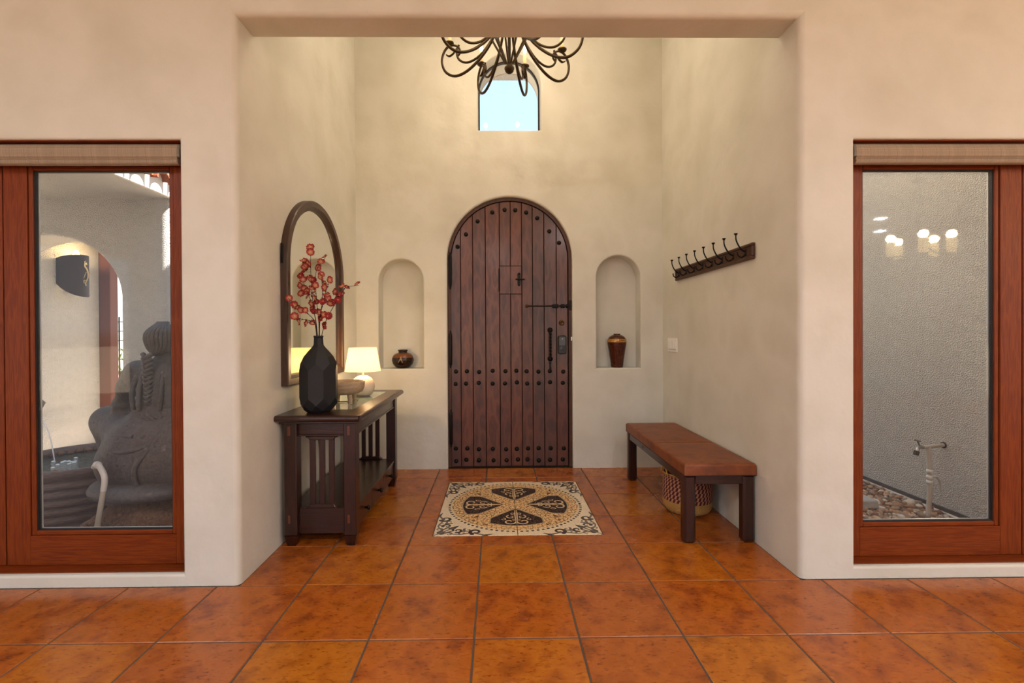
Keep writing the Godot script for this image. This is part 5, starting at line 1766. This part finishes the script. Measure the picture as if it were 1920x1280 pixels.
	structure(box("trim_lintel", Vector3(-4.5, 2.08, -5.72), Vector3(-2.95, 2.3, -5.605), mats.rust_post, self, 0.005), "rust-brown lintel beyond the arch", "lintel")
	var g := thing("garden_gate", "black metal grid gate with low wooden slats beyond the arch", "gate", Vector3(-4.55, -0.1, -6.2))
	for k in 9:
		box("slat", Vector3(-0.9, 0.08 + k * 0.085, -0.012), Vector3(0.9, 0.125 + k * 0.085, 0.012), mats.slat, g, 0.002)
	for k in 7:
		box("upright", Vector3(-0.9 + k * 0.295, 0.0, 0.014), Vector3(-0.885 + k * 0.295, 1.5, 0.026), mats.black_metal, g, 0.001)
	for k in 5:
		box("crossbar", Vector3(-0.9, 0.95 + k * 0.12, -0.008), Vector3(0.9, 0.962 + k * 0.12, 0.008), mats.black_metal, g, 0.001)
	for p in [[-5.35, -7.3, 1.0, "leafy green shrub nearest to the garden gate"], [-3.6, -7.4, 0.95, "leafy green shrub right of the garden gate"], [-5.2, -8.9, 1.3, "tall leafy shrub deep in the garden beyond the gate"]]:
		var sh := thing("garden_shrub", p[3], "shrub", Vector3(p[0], -0.1, p[1]), "shrubs beyond the gate")
		for k in 3:
			var lv := begin()
			for i in 130:
				var q := Vector3(rng.randfn(0, 0.22), 0.0, rng.randfn(0, 0.22))
				var h: float = p[2] * rng.randf_range(0.1, 1.0)
				var d := Vector3(rng.randf_range(-1, 1), rng.randf_range(0.6, 1.6), rng.randf_range(-1, 1)).normalized() * rng.randf_range(0.1, 0.2)
				var wv := d.cross(Vector3(rng.randf(), rng.randf(), rng.randf() + 0.1)).normalized() * 0.014
				var o := q + Vector3(0, h, 0)
				quad(lv, o, o + d * 0.5 + wv, o + d, o + d * 0.5 - wv, Vector3(0.1, 1, 0.3))
			var part := put("foliage", done(lv), mats.leaf[k], sh)
			part.set_meta("kind", "stuff")
		tube("stem", [Vector3(0, 0, 0), Vector3(0.03, p[2] * 0.5, 0), Vector3(0, p[2] * 0.8, 0.02)], 0.02, mats.twig, sh)
	var tr := thing("young_tree", "slim young tree with a pale crown beyond the arch", "tree", Vector3(-8.6, -0.1, -11.2))
	tube("trunk", [Vector3(0, 0, 0), Vector3(0.05, 1.4, 0), Vector3(0.1, 2.6, 0)], 0.05, mats.twig, tr, 8, 4, 0.02)
	var crown := begin()
	for i in 500:
		var q := Vector3(rng.randfn(0, 0.5), 2.8 + rng.randfn(0, 0.35), rng.randfn(0, 0.5))
		var d := Vector3(rng.randf_range(-1, 1), rng.randf_range(-1, 1), rng.randf_range(-1, 1)).normalized() * 0.16
		var wv := d.cross(Vector3.UP).normalized() * 0.03
		quad(crown, q, q + d * 0.5 + wv, q + d, q + d * 0.5 - wv, Vector3(0.1, 1, 0.3))
	put("crown", done(crown), mats.leaf[2], tr).set_meta("kind", "stuff")
	structure(box("ground_garden", Vector3(-30, -0.32, -40), Vector3(30, -0.12, -9.5), mats.paving, self, 0.0), "garden ground beyond the courtyards", "ground")
	build_fountain()
	build_statue()

func build_fountain() -> void:
	var f := thing("fountain_basin", "round ribbed stone fountain basin behind the left glazed door", "fountain", Vector3(-2.84, -0.1, -3.29))
	var prof := [Vector2(0.0, 0.0), Vector2(0.33, 0.0)]
	for i in 29:
		var y := 0.01 + 0.38 * i / 28.0
		prof.append(Vector2(0.345 + 0.075 * sqrt(i / 28.0) + 0.013 * sin(i * TAU / 4.0), y))
	prof.append(Vector2(0.43, 0.40))
	prof.append(Vector2(0.445, 0.42))
	prof.append(Vector2(0.442, 0.446))
	prof.append(Vector2(0.425, 0.455))
	prof.append(Vector2(0.395, 0.45))
	prof.append(Vector2(0.385, 0.43))
	prof.append(Vector2(0.38, 0.3))
	lathe("basin", prof, mats.basin, f, Vector3.ZERO, 56)
	lathe("water", [Vector2(0.382, 0.405), Vector2(0.2, 0.405), Vector2(0.0, 0.405)], mats.water, f, Vector3.ZERO, 40)
	var rim := begin()
	for i in 46:
		var a := TAU * i / 46.0
		var r := 0.372 + rng.randf_range(-0.008, 0.006)
		blob(rim, Vector3(cos(a) * r, 0.418 + rng.randf_range(-0.006, 0.012), sin(a) * r), Vector3(0.026, 0.02, 0.026) * rng.randf_range(0.7, 1.2), 200 + i)
	put("rough_inner_rim", done(rim), mats.rock, f)
	for i in 12:
		var a := rng.randf_range(0, TAU)
		var r := rng.randf_range(0.03, 0.17)
		lathe("bubble", [Vector2(0.012, 0.0), Vector2(0.01, 0.006), Vector2(0.0, 0.009)], mats.bubble, f, Vector3(-0.12 + cos(a) * r, 0.404, 0.02 + sin(a) * r), 8)
	var moss := begin()
	for i in 22:
		blob(moss, Vector3(-0.02 + i * 0.008 + rng.randf_range(-0.01, 0.01), 0.458, -0.41 + i * 0.004 + rng.randf_range(-0.012, 0.012)), Vector3.ONE * rng.randf_range(0.008, 0.016), 300 + i)
	put("moss_tuft", done(moss), mats.moss, f)
	# stone spout on its own pier at the basin's left
	var s := thing("fountain_spout", "grey stone spout pouring a thin stream into the fountain basin", "spout", Vector3(-3.42, -0.1, -3.36))
	box("pier", Vector3(-0.1, 0.0, -0.1), Vector3(0.1, 0.98, 0.1), mats.stone, s, 0.02)
	var head := begin()
	blob(head, Vector3(0.14, 0.80, 0.03), Vector3(0.11, 0.1, 0.1), 21)
	blob(head, Vector3(0.215, 0.755, 0.055), Vector3(0.06, 0.045, 0.05), 22)
	put("spout_head", done(head), mats.stone, s)
	tube("nozzle", [Vector3(0.22, 0.73, 0.06), Vector3(0.275, 0.71, 0.062)], 0.012, mats.iron, s)
	tube("water_stream", [Vector3(0.275, 0.71, 0.062), Vector3(0.325, 0.66, 0.063), Vector3(0.36, 0.56, 0.064), Vector3(0.385, 0.42, 0.065), Vector3(0.388, 0.405, 0.065)], 0.005, mats.jet, s, 7, 6, 0.003)
	# grey-white supply pipe hooked over the rim
	var p := thing("supply_pipe", "pale plastic water pipe hooked over the fountain rim", "pipe", Vector3(-2.185, -0.1, -2.61))
	tube("lower_pipe", [Vector3(-0.01, 0.0, 0.01), Vector3(0.01, 0.2, 0.01), Vector3(0.045, 0.44, 0.0)], 0.0135, mats.pvc_tan, p, 12)
	tube("upper_pipe", [Vector3(0.043, 0.43, 0.0), Vector3(0.05, 0.49, 0.0), Vector3(0.035, 0.525, -0.008), Vector3(0.0, 0.557, -0.025), Vector3(-0.03, 0.56, -0.04), Vector3(-0.048, 0.545, -0.05)], 0.0145, mats.pvc, p, 12)
	tube("collar", [Vector3(-0.008, 0.56, -0.03), Vector3(-0.028, 0.562, -0.04)], 0.019, mats.pvc, p, 12)
	for q in [[-2.44, -2.68, 0.075, "rounded grey stone at the foot of the fountain basin"], [-2.58, -2.56, 0.05, "smaller grey stone beside the rounded one under the basin"]]:
		var st := begin()
		blob(st, Vector3.ZERO, Vector3(q[2], q[2] * 0.6, q[2] * 0.8), int(q[2] * 1000))
		tag(put("river_stone", done(st), mats.stone, self, Vector3(q[0], -0.1 + q[2] * 0.5, q[1])), q[3], "stone", "stones by the fountain")

# a lumpy ellipsoid
func blob(st: SurfaceTool, at: Vector3, size: Vector3, sd: int, rows := 6, cols := 9, lump := 0.18) -> void:
	var n := FastNoiseLite.new()
	n.seed = sd
	n.frequency = 0.9
	var g := []
	for i in rows + 1:
		var row := []
		for j in cols:
			var a := PI * i / rows
			var b := TAU * j / cols
			var d := Vector3(sin(a) * cos(b), cos(a), sin(a) * sin(b))
			row.append(at + d * size * (1.0 + lump * 2.0 * n.get_noise_3dv(d)))
		g.append(row)
	st.set_smooth_group(1)
	for i in rows:
		for j in cols:
			var k := (j + 1) % cols
			var m: Vector3 = (g[i][j] + g[i + 1][k]) * 0.5 - at
			if i > 0:
				tri(st, g[i][j], g[i][k], g[i + 1][k], m)
			if i < rows - 1:
				tri(st, g[i][j], g[i + 1][k], g[i + 1][j], m)

# ---------------------------------------------------------------- stone figure: capsules joined with a smooth minimum, meshed as surface nets
func nets(bones: Array, cell: float, blend: float, wobble := 0.0) -> ArrayMesh:
	var lo := Vector3.ONE * 1e9
	var hi := -lo
	for b in bones:
		var r := Vector3.ONE * (maxf(b[2], b[3]) + blend + cell * 2.0)
		lo = lo.min(b[0] - r).min(b[1] - r)
		hi = hi.max(b[0] + r).max(b[1] + r)
	var nx := int((hi.x - lo.x) / cell) + 2
	var ny := int((hi.y - lo.y) / cell) + 2
	var nz := int((hi.z - lo.z) / cell) + 2
	var field := PackedFloat32Array()
	field.resize(nx * ny * nz)
	field.fill(1.0)
	for b in bones:
		var a: Vector3 = b[0]
		var e: Vector3 = b[1]
		var ra: float = b[2]
		var rb: float = b[3]
		var ba := e - a
		var len2 := maxf(ba.length_squared(), 1e-9)
		var reach := maxf(ra, rb) + blend + cell * 2.0
		var i0 := Vector3i(((a.min(e) - Vector3.ONE * reach - lo) / cell).floor()).clamp(Vector3i.ZERO, Vector3i(nx - 1, ny - 1, nz - 1))
		var i1 := Vector3i(((a.max(e) + Vector3.ONE * reach - lo) / cell).ceil()).clamp(Vector3i.ZERO, Vector3i(nx - 1, ny - 1, nz - 1))
		for z in range(i0.z, i1.z + 1):
			for y in range(i0.y, i1.y + 1):
				var base := (z * ny + y) * nx
				for x in range(i0.x, i1.x + 1):
					var p := lo + Vector3(x, y, z) * cell
					var t := clampf((p - a).dot(ba) / len2, 0.0, 1.0)
					var d := p.distance_to(a + ba * t) - lerpf(ra, rb, t)
					var o := field[base + x]
					var h := maxf(blend - absf(d - o), 0.0) / blend
					field[base + x] = minf(d, o) - h * h * blend * 0.25
	var at := PackedInt32Array()
	at.resize(nx * ny * nz)
	at.fill(-1)
	var pts := PackedVector3Array()
	var edges := [[0, 1], [2, 3], [4, 5], [6, 7], [0, 2], [1, 3], [4, 6], [5, 7], [0, 4], [1, 5], [2, 6], [3, 7]]
	var off := []
	for k in 8:
		off.append(Vector3(k & 1, (k >> 1) & 1, k >> 2))
	var step := PackedInt32Array()
	for k in 8:
		step.append((k & 1) + ((k >> 1) & 1) * nx + (k >> 2) * nx * ny)
	for z in nz - 1:
		for y in ny - 1:
			for x in nx - 1:
				var i := (z * ny + y) * nx + x
				var inside := 0
				for k in 8:
					if field[i + step[k]] < 0.0:
						inside += 1
				if inside == 0 or inside == 8:
					continue
				var s := Vector3.ZERO
				var c := 0
				for ed in edges:
					var va := field[i + step[ed[0]]]
					var vb := field[i + step[ed[1]]]
					if (va < 0.0) != (vb < 0.0):
						s += off[ed[0]].lerp(off[ed[1]], va / (va - vb))
						c += 1
				at[i] = pts.size()
				pts.append(lo + (Vector3(x, y, z) + s / c) * cell)
	var st := begin()
	st.set_smooth_group(1)
	var dx := [1, nx, nx * ny]
	for z in range(1, nz - 1):
		for y in range(1, ny - 1):
			for x in range(1, nx - 1):
				var i := (z * ny + y) * nx + x
				var v := field[i]
				for ax in 3:
					var w := field[i + dx[ax]]
					if (v < 0.0) == (w < 0.0):
						continue
					var u: int = dx[(ax + 1) % 3]
					var q: int = dx[(ax + 2) % 3]
					var n := Vector3.ZERO
					n[ax] = 1.0 if v < 0.0 else -1.0
					var c0 := at[i]
					var c1 := at[i - u]
					var c2 := at[i - u - q]
					var c3 := at[i - q]
					if c0 < 0 or c1 < 0 or c2 < 0 or c3 < 0:
						continue
					quad(st, pts[c0], pts[c1], pts[c2], pts[c3], n)
	return done(st)

func build_statue() -> void:
	# seated woman seen from behind: head turned away, braid down the back, left elbow on the raised left knee
	var f := thing("stone_statue", "grey stone statue of a seated braided woman seen from behind", "statue", Vector3(-2.01, -0.1, -2.9))
	var o := Vector3(-2.01, -0.1, -2.9)
	var P := func(x: float, y: float, z: float) -> Vector3: return Vector3(x, y, z) - o
	var bones := [
		[P.call(-2.015, 1.165, -2.92), P.call(-2.015, 1.12, -2.95), 0.075, 0.07],
		[P.call(-2.015, 1.04, -2.91), P.call(-2.01, 0.99, -2.9), 0.045, 0.05],
		[P.call(-2.15, 0.955, -2.89), P.call(-1.87, 0.955, -2.89), 0.062, 0.062],
		[P.call(-2.06, 0.9, -2.89), P.call(-1.96, 0.9, -2.89), 0.095, 0.095],
		[P.call(-2.05, 0.8, -2.88), P.call(-1.95, 0.8, -2.88), 0.09, 0.09],
		[P.call(-2.06, 0.7, -2.88), P.call(-1.95, 0.7, -2.88), 0.095, 0.095],
		[P.call(-2.1, 0.58, -2.87), P.call(-1.91, 0.58, -2.87), 0.15, 0.15],
		[P.call(-2.19, 0.425, -2.87), P.call(-1.83, 0.425, -2.87), 0.175, 0.175],
		[P.call(-2.12, 0.5, -2.87), P.call(-1.9, 0.5, -2.87), 0.165, 0.165],
		[P.call(-2.175, 0.94, -2.89), P.call(-2.225, 0.86, -2.9), 0.062, 0.055],
		[P.call(-2.225, 0.86, -2.9), P.call(-2.29, 0.745, -2.93), 0.047, 0.042],
		[P.call(-2.29, 0.745, -2.93), P.call(-2.22, 0.74, -3.13), 0.042, 0.034],
		[P.call(-1.85, 0.94, -2.89), P.call(-1.79, 0.85, -2.9), 0.062, 0.055],
		[P.call(-1.79, 0.85, -2.9), P.call(-1.75, 0.74, -2.95), 0.05, 0.043],
		[P.call(-1.75, 0.74, -2.95), P.call(-1.85, 0.72, -3.12), 0.042, 0.034],
		[P.call(-2.14, 0.53, -2.87), P.call(-2.41, 0.64, -2.98), 0.135, 0.085],
		[P.call(-2.41, 0.64, -2.98), P.call(-2.37, 0.36, -2.99), 0.082, 0.07],
		[P.call(-1.88, 0.53, -2.87), P.call(-1.66, 0.56, -3.05), 0.13, 0.09],
		[P.call(-1.66, 0.56, -3.05), P.call(-1.7, 0.36, -3.06), 0.085, 0.07]]
	put("figure", nets(bones, 0.013, 0.05), mats.stone, f)
	var hair := begin()
	blob(hair, P.call(-2.015, 1.15, -2.905), Vector3(0.086, 0.1, 0.088), 5, 9, 14, 0.1)
	for k in 9:
		var a := -0.9 + k * 0.225
		add_tube(hair, spline([P.call(-2.012 + sin(a) * 0.03, 1.245, -2.9), P.call(-2.012 + sin(a) * 0.088, 1.18, -2.9 + cos(a) * 0.088), P.call(-2.012 + sin(a) * 0.078, 1.1, -2.9 + cos(a) * 0.082), P.call(-2.025, 1.055, -2.845)], 5), 0.012, 0.01, 7)
	put("hair", done(hair), mats.stone, f)
	var braid := begin()
	for k in 11:
		var y := 1.05 - k * 0.026
		for s: float in [-1.0, 1.0]:
			var w := 0.022 - 0.0006 * k
			add_tube(braid, spline([P.call(-2.03 - s * w * 1.2, y + 0.012, -2.80 + 0.01 * (1.0 - k / 11.0)), P.call(-2.03 - s * w * 0.2, y - 0.004, -2.776), P.call(-2.03 + s * w, y - 0.02, -2.79)], 3), w * 0.62, w * 0.5, 7)
	put("braid", done(braid), mats.stone, f)
	var belt := begin()
	for k in 30:
		var a := TAU * k / 30.0
		var c: Vector3 = P.call(-2.005 + cos(a) * 0.158, 0.69, -2.88 + sin(a) * 0.112)
		var tg := Vector3(-sin(a), 0.6, cos(a)) * 0.018
		add_tube(belt, PackedVector3Array([c - tg, c, c + tg]), 0.014, 0.014, 7)
	put("rope_belt", done(belt), mats.stone, f)
	# sleeve hems and the folds of shawl and skirt
	var cuff := begin()
	for s in [[P.call(-2.232, 0.845, -2.9), Vector3(-0.5, -0.87, -0.1)], [P.call(-1.785, 0.84, -2.9), Vector3(0.4, -0.9, -0.1)]]:
		var n: Vector3 = s[1].normalized()
		var u := n.cross(Vector3.FORWARD).normalized()
		var v := n.cross(u)
		var ring := []
		for i in 17:
			var a := TAU * i / 16.0
			ring.append(s[0] + (u * cos(a) + v * sin(a)) * 0.052)
		add_tube(cuff, spline(ring, 2), 0.008, 0.008, 6)
	put("sleeve_hem", done(cuff), mats.stone, f)
	var fold := begin()
	var folds := [
		[P.call(-2.10, 0.96, -2.83), P.call(-2.12, 0.86, -2.79), P.call(-2.11, 0.74, -2.785)],
		[P.call(-2.065, 0.98, -2.825), P.call(-2.075, 0.86, -2.785), P.call(-2.07, 0.74, -2.775)],
		[P.call(-1.96, 0.97, -2.825), P.call(-1.95, 0.86, -2.785), P.call(-1.955, 0.74, -2.775)],
		[P.call(-2.36, 0.63, -2.895), P.call(-2.25, 0.535, -2.765), P.call(-2.12, 0.515, -2.70), P.call(-1.98, 0.55, -2.71), P.call(-1.92, 0.63, -2.735)],
		[P.call(-2.33, 0.53, -2.89), P.call(-2.25, 0.45, -2.77), P.call(-2.22, 0.33, -2.75)],
		[P.call(-2.30, 0.59, -2.84), P.call(-2.19, 0.6, -2.745), P.call(-2.06, 0.6, -2.715)],
		[P.call(-1.95, 0.55, -2.715), P.call(-2.03, 0.43, -2.685), P.call(-2.03, 0.32, -2.70)]]
	for q in folds:
		add_tube(fold, spline(q, 7), 0.016, 0.012, 7)
	put("drapery_fold", done(fold), mats.stone, f)
	# rounded plinth carved with the figure, rock beneath
	var seat := lathe("seat_plinth", [Vector2(0.0, 0.345), Vector2(0.33, 0.345), Vector2(0.365, 0.36), Vector2(0.37, 0.385), Vector2(0.355, 0.41), Vector2(0.3, 0.43), Vector2(0.0, 0.43)], mats.stone, f, Vector3(-0.03, 0.0, -0.02), 40, 0.85)
	seat.rotation.z = 0.02
	var r := begin()
	blob(r, Vector3(-0.03, 0.155, -0.02), Vector3(0.39, 0.17, 0.24), 77, 26, 40, 0.16)
	tag(put("boulder", done(r), mats.rock, self, o), "rough brown boulder carrying the seated statue", "boulder")

# ---------------------------------------------------------------- right courtyard: stucco wall, gravel, standpipe
func build_right_court() -> void:
	structure(box("wall_court_right", Vector3(3.15, -0.1, -9.0), Vector3(3.4, 4.2, -2.47), mats.stucco, self, 0.01), "tan stucco courtyard wall outside the right glazed door", "wall")
	structure(box("trim_weep", Vector3(3.135, -0.1, -8.0), Vector3(3.152, -0.075, -2.5), mats.seal, self, 0.0), "dark weep strip at the foot of the stucco wall", "trim")
	structure(box("wall_court_end", Vector3(XR + 0.17, -0.1, -8.2), Vector3(3.15, 2.2, -8.0), mats.stucco, self, 0.0), "stucco wall at the far end of the gravel court", "wall")
	var bed := thing("gravel_bed", "bed of mixed brown and cream gravel at the foot of the stucco wall", "gravel", Vector3(2.4, -0.1, -4.0))
	box("soil", Vector3(-0.8, -0.2, -4.0), Vector3(0.75, -0.02, 1.54), mats.soil, bed, 0.0)
	var shapes := []
	for k in 8:
		var st := begin()
		blob(st, Vector3.ZERO, Vector3(1.0, 0.62, 0.8), 500 + k, 4, 6, 0.35)
		shapes.append(done(st))
	var count := 0
	# the stones seen through the pane, one by one
	for i in 330:
		var x := rng.randf_range(2.3, 3.12)
		var z := rng.randf_range(-4.6, -2.95)
		if x < -z * 0.72 or count >= 290:
			continue
		var s := rng.randf_range(0.016, 0.034)
		if rng.randf() < 0.07:
			s *= 1.5
		var o := put("stone", shapes[i % 8], mats.gravel[rng.randi() % 6], bed, Vector3(x - 2.4, -0.008 + rng.randf_range(-0.004, 0.006), z + 4.0))
		o.rotation = Vector3(rng.randf_range(-0.4, 0.4), rng.randf_range(0, TAU), rng.randf_range(-0.4, 0.4))
		o.scale = Vector3.ONE * s
		count += 1
	for k in 6:
		var mm := MultiMesh.new()
		mm.transform_format = MultiMesh.TRANSFORM_3D
		mm.mesh = shapes[k]
		mm.instance_count = 900
		for i in 900:
			var p := Vector3(rng.randf_range(-0.75, 0.73), rng.randf_range(-0.022, -0.008), rng.randf_range(-2.5, 1.4))
			var b := Basis.from_euler(Vector3(rng.randf_range(-0.4, 0.4), rng.randf_range(0, TAU), 0)).scaled(Vector3.ONE * rng.randf_range(0.012, 0.026))
			mm.set_instance_transform(i, Transform3D(b, p))
		var mi := MultiMeshInstance3D.new()
		mi.name = "small_gravel"
		mi.multimesh = mm
		mi.material_override = mats.gravel[k]
		mi.set_meta("kind", "stuff")
		bed.add_child(mi, true)
	tag(box("concrete_paver", Vector3(2.35, -0.11, -3.78), Vector3(2.74, -0.05, -3.4), mats.concrete, self, 0.006), "grey concrete stepping paver at the left edge of the gravel", "paver")
	# standpipe
	var p := thing("standpipe", "pale plastic standpipe with a lever valve and a chrome tap against the stucco wall", "tap", Vector3(2.985, -0.1, -3.26))
	tube("riser", [Vector3(-0.012, -0.02, 0.0), Vector3(-0.004, 0.12, 0.0), Vector3(0.0, 0.2, 0.0), Vector3(-0.002, 0.47, -0.01)], 0.0145, mats.pvc_tan, p, 14)
	for y in [0.225, 0.26, 0.30]:
		lathe("coupling", [Vector2(0.0145, -0.014), Vector2(0.019, -0.012), Vector2(0.019, 0.012), Vector2(0.0145, 0.014)], mats.pvc, p, Vector3(0, y, -0.002), 16)
	tube("cross_pipe", [Vector3(0.165, 0.465, -0.07), Vector3(0.05, 0.468, -0.03), Vector3(-0.065, 0.47, 0.012)], 0.0125, mats.pvc_tan, p, 14)
	var wall_ring := lathe("wall_flange", [Vector2(0.012, 0.0), Vector2(0.022, 0.0), Vector2(0.022, 0.006), Vector2(0.012, 0.008)], mats.iron, p, Vector3(0.164, 0.465, -0.07), 16)
	wall_ring.rotation.z = PI / 2
	var tap := tube("tap_body", [Vector3(-0.06, 0.47, 0.011), Vector3(-0.085, 0.476, 0.02), Vector3(-0.11, 0.465, 0.028), Vector3(-0.125, 0.44, 0.034)], 0.0125, mats.chrome, p, 12)
	tube("tap_stem", [Vector3(-0.088, 0.476, 0.021), Vector3(-0.112, 0.52, 0.03)], 0.006, mats.chrome, tap, 8)
	tube("tap_handle", [Vector3(-0.135, 0.525, 0.036), Vector3(-0.112, 0.522, 0.03), Vector3(-0.088, 0.515, 0.022)], 0.0065, mats.chrome, tap, 8)
	tube("tap_outlet", [Vector3(-0.12, 0.45, 0.032), Vector3(-0.13, 0.425, 0.036)], 0.0165, mats.iron, tap, 12)
	var valve := tube("valve_stem", [Vector3(0.012, 0.265, 0.0), Vector3(0.04, 0.268, 0.01)], 0.008, mats.pvc, p, 8)
	tube("valve_lever", [Vector3(0.035, 0.27, 0.01), Vector3(0.052, 0.24, 0.014), Vector3(0.056, 0.2, 0.015), Vector3(0.055, 0.165, 0.015)], 0.0065, mats.pvc_tan, valve, 8)

# strands over and under, as relief
func weave_relief() -> ImageTexture:
	var im := Image.create(128, 128, false, Image.FORMAT_RGB8)
	for y in 128:
		for x in 128:
			var k := absf(sin(x * PI / 8.0)) * absf(sin(y * PI / 16.0 + (PI / 2 if (x / 8) % 2 else 0.0)))
			im.set_pixel(x, y, Color(k, k, k))
	return ImageTexture.create_from_image(im)
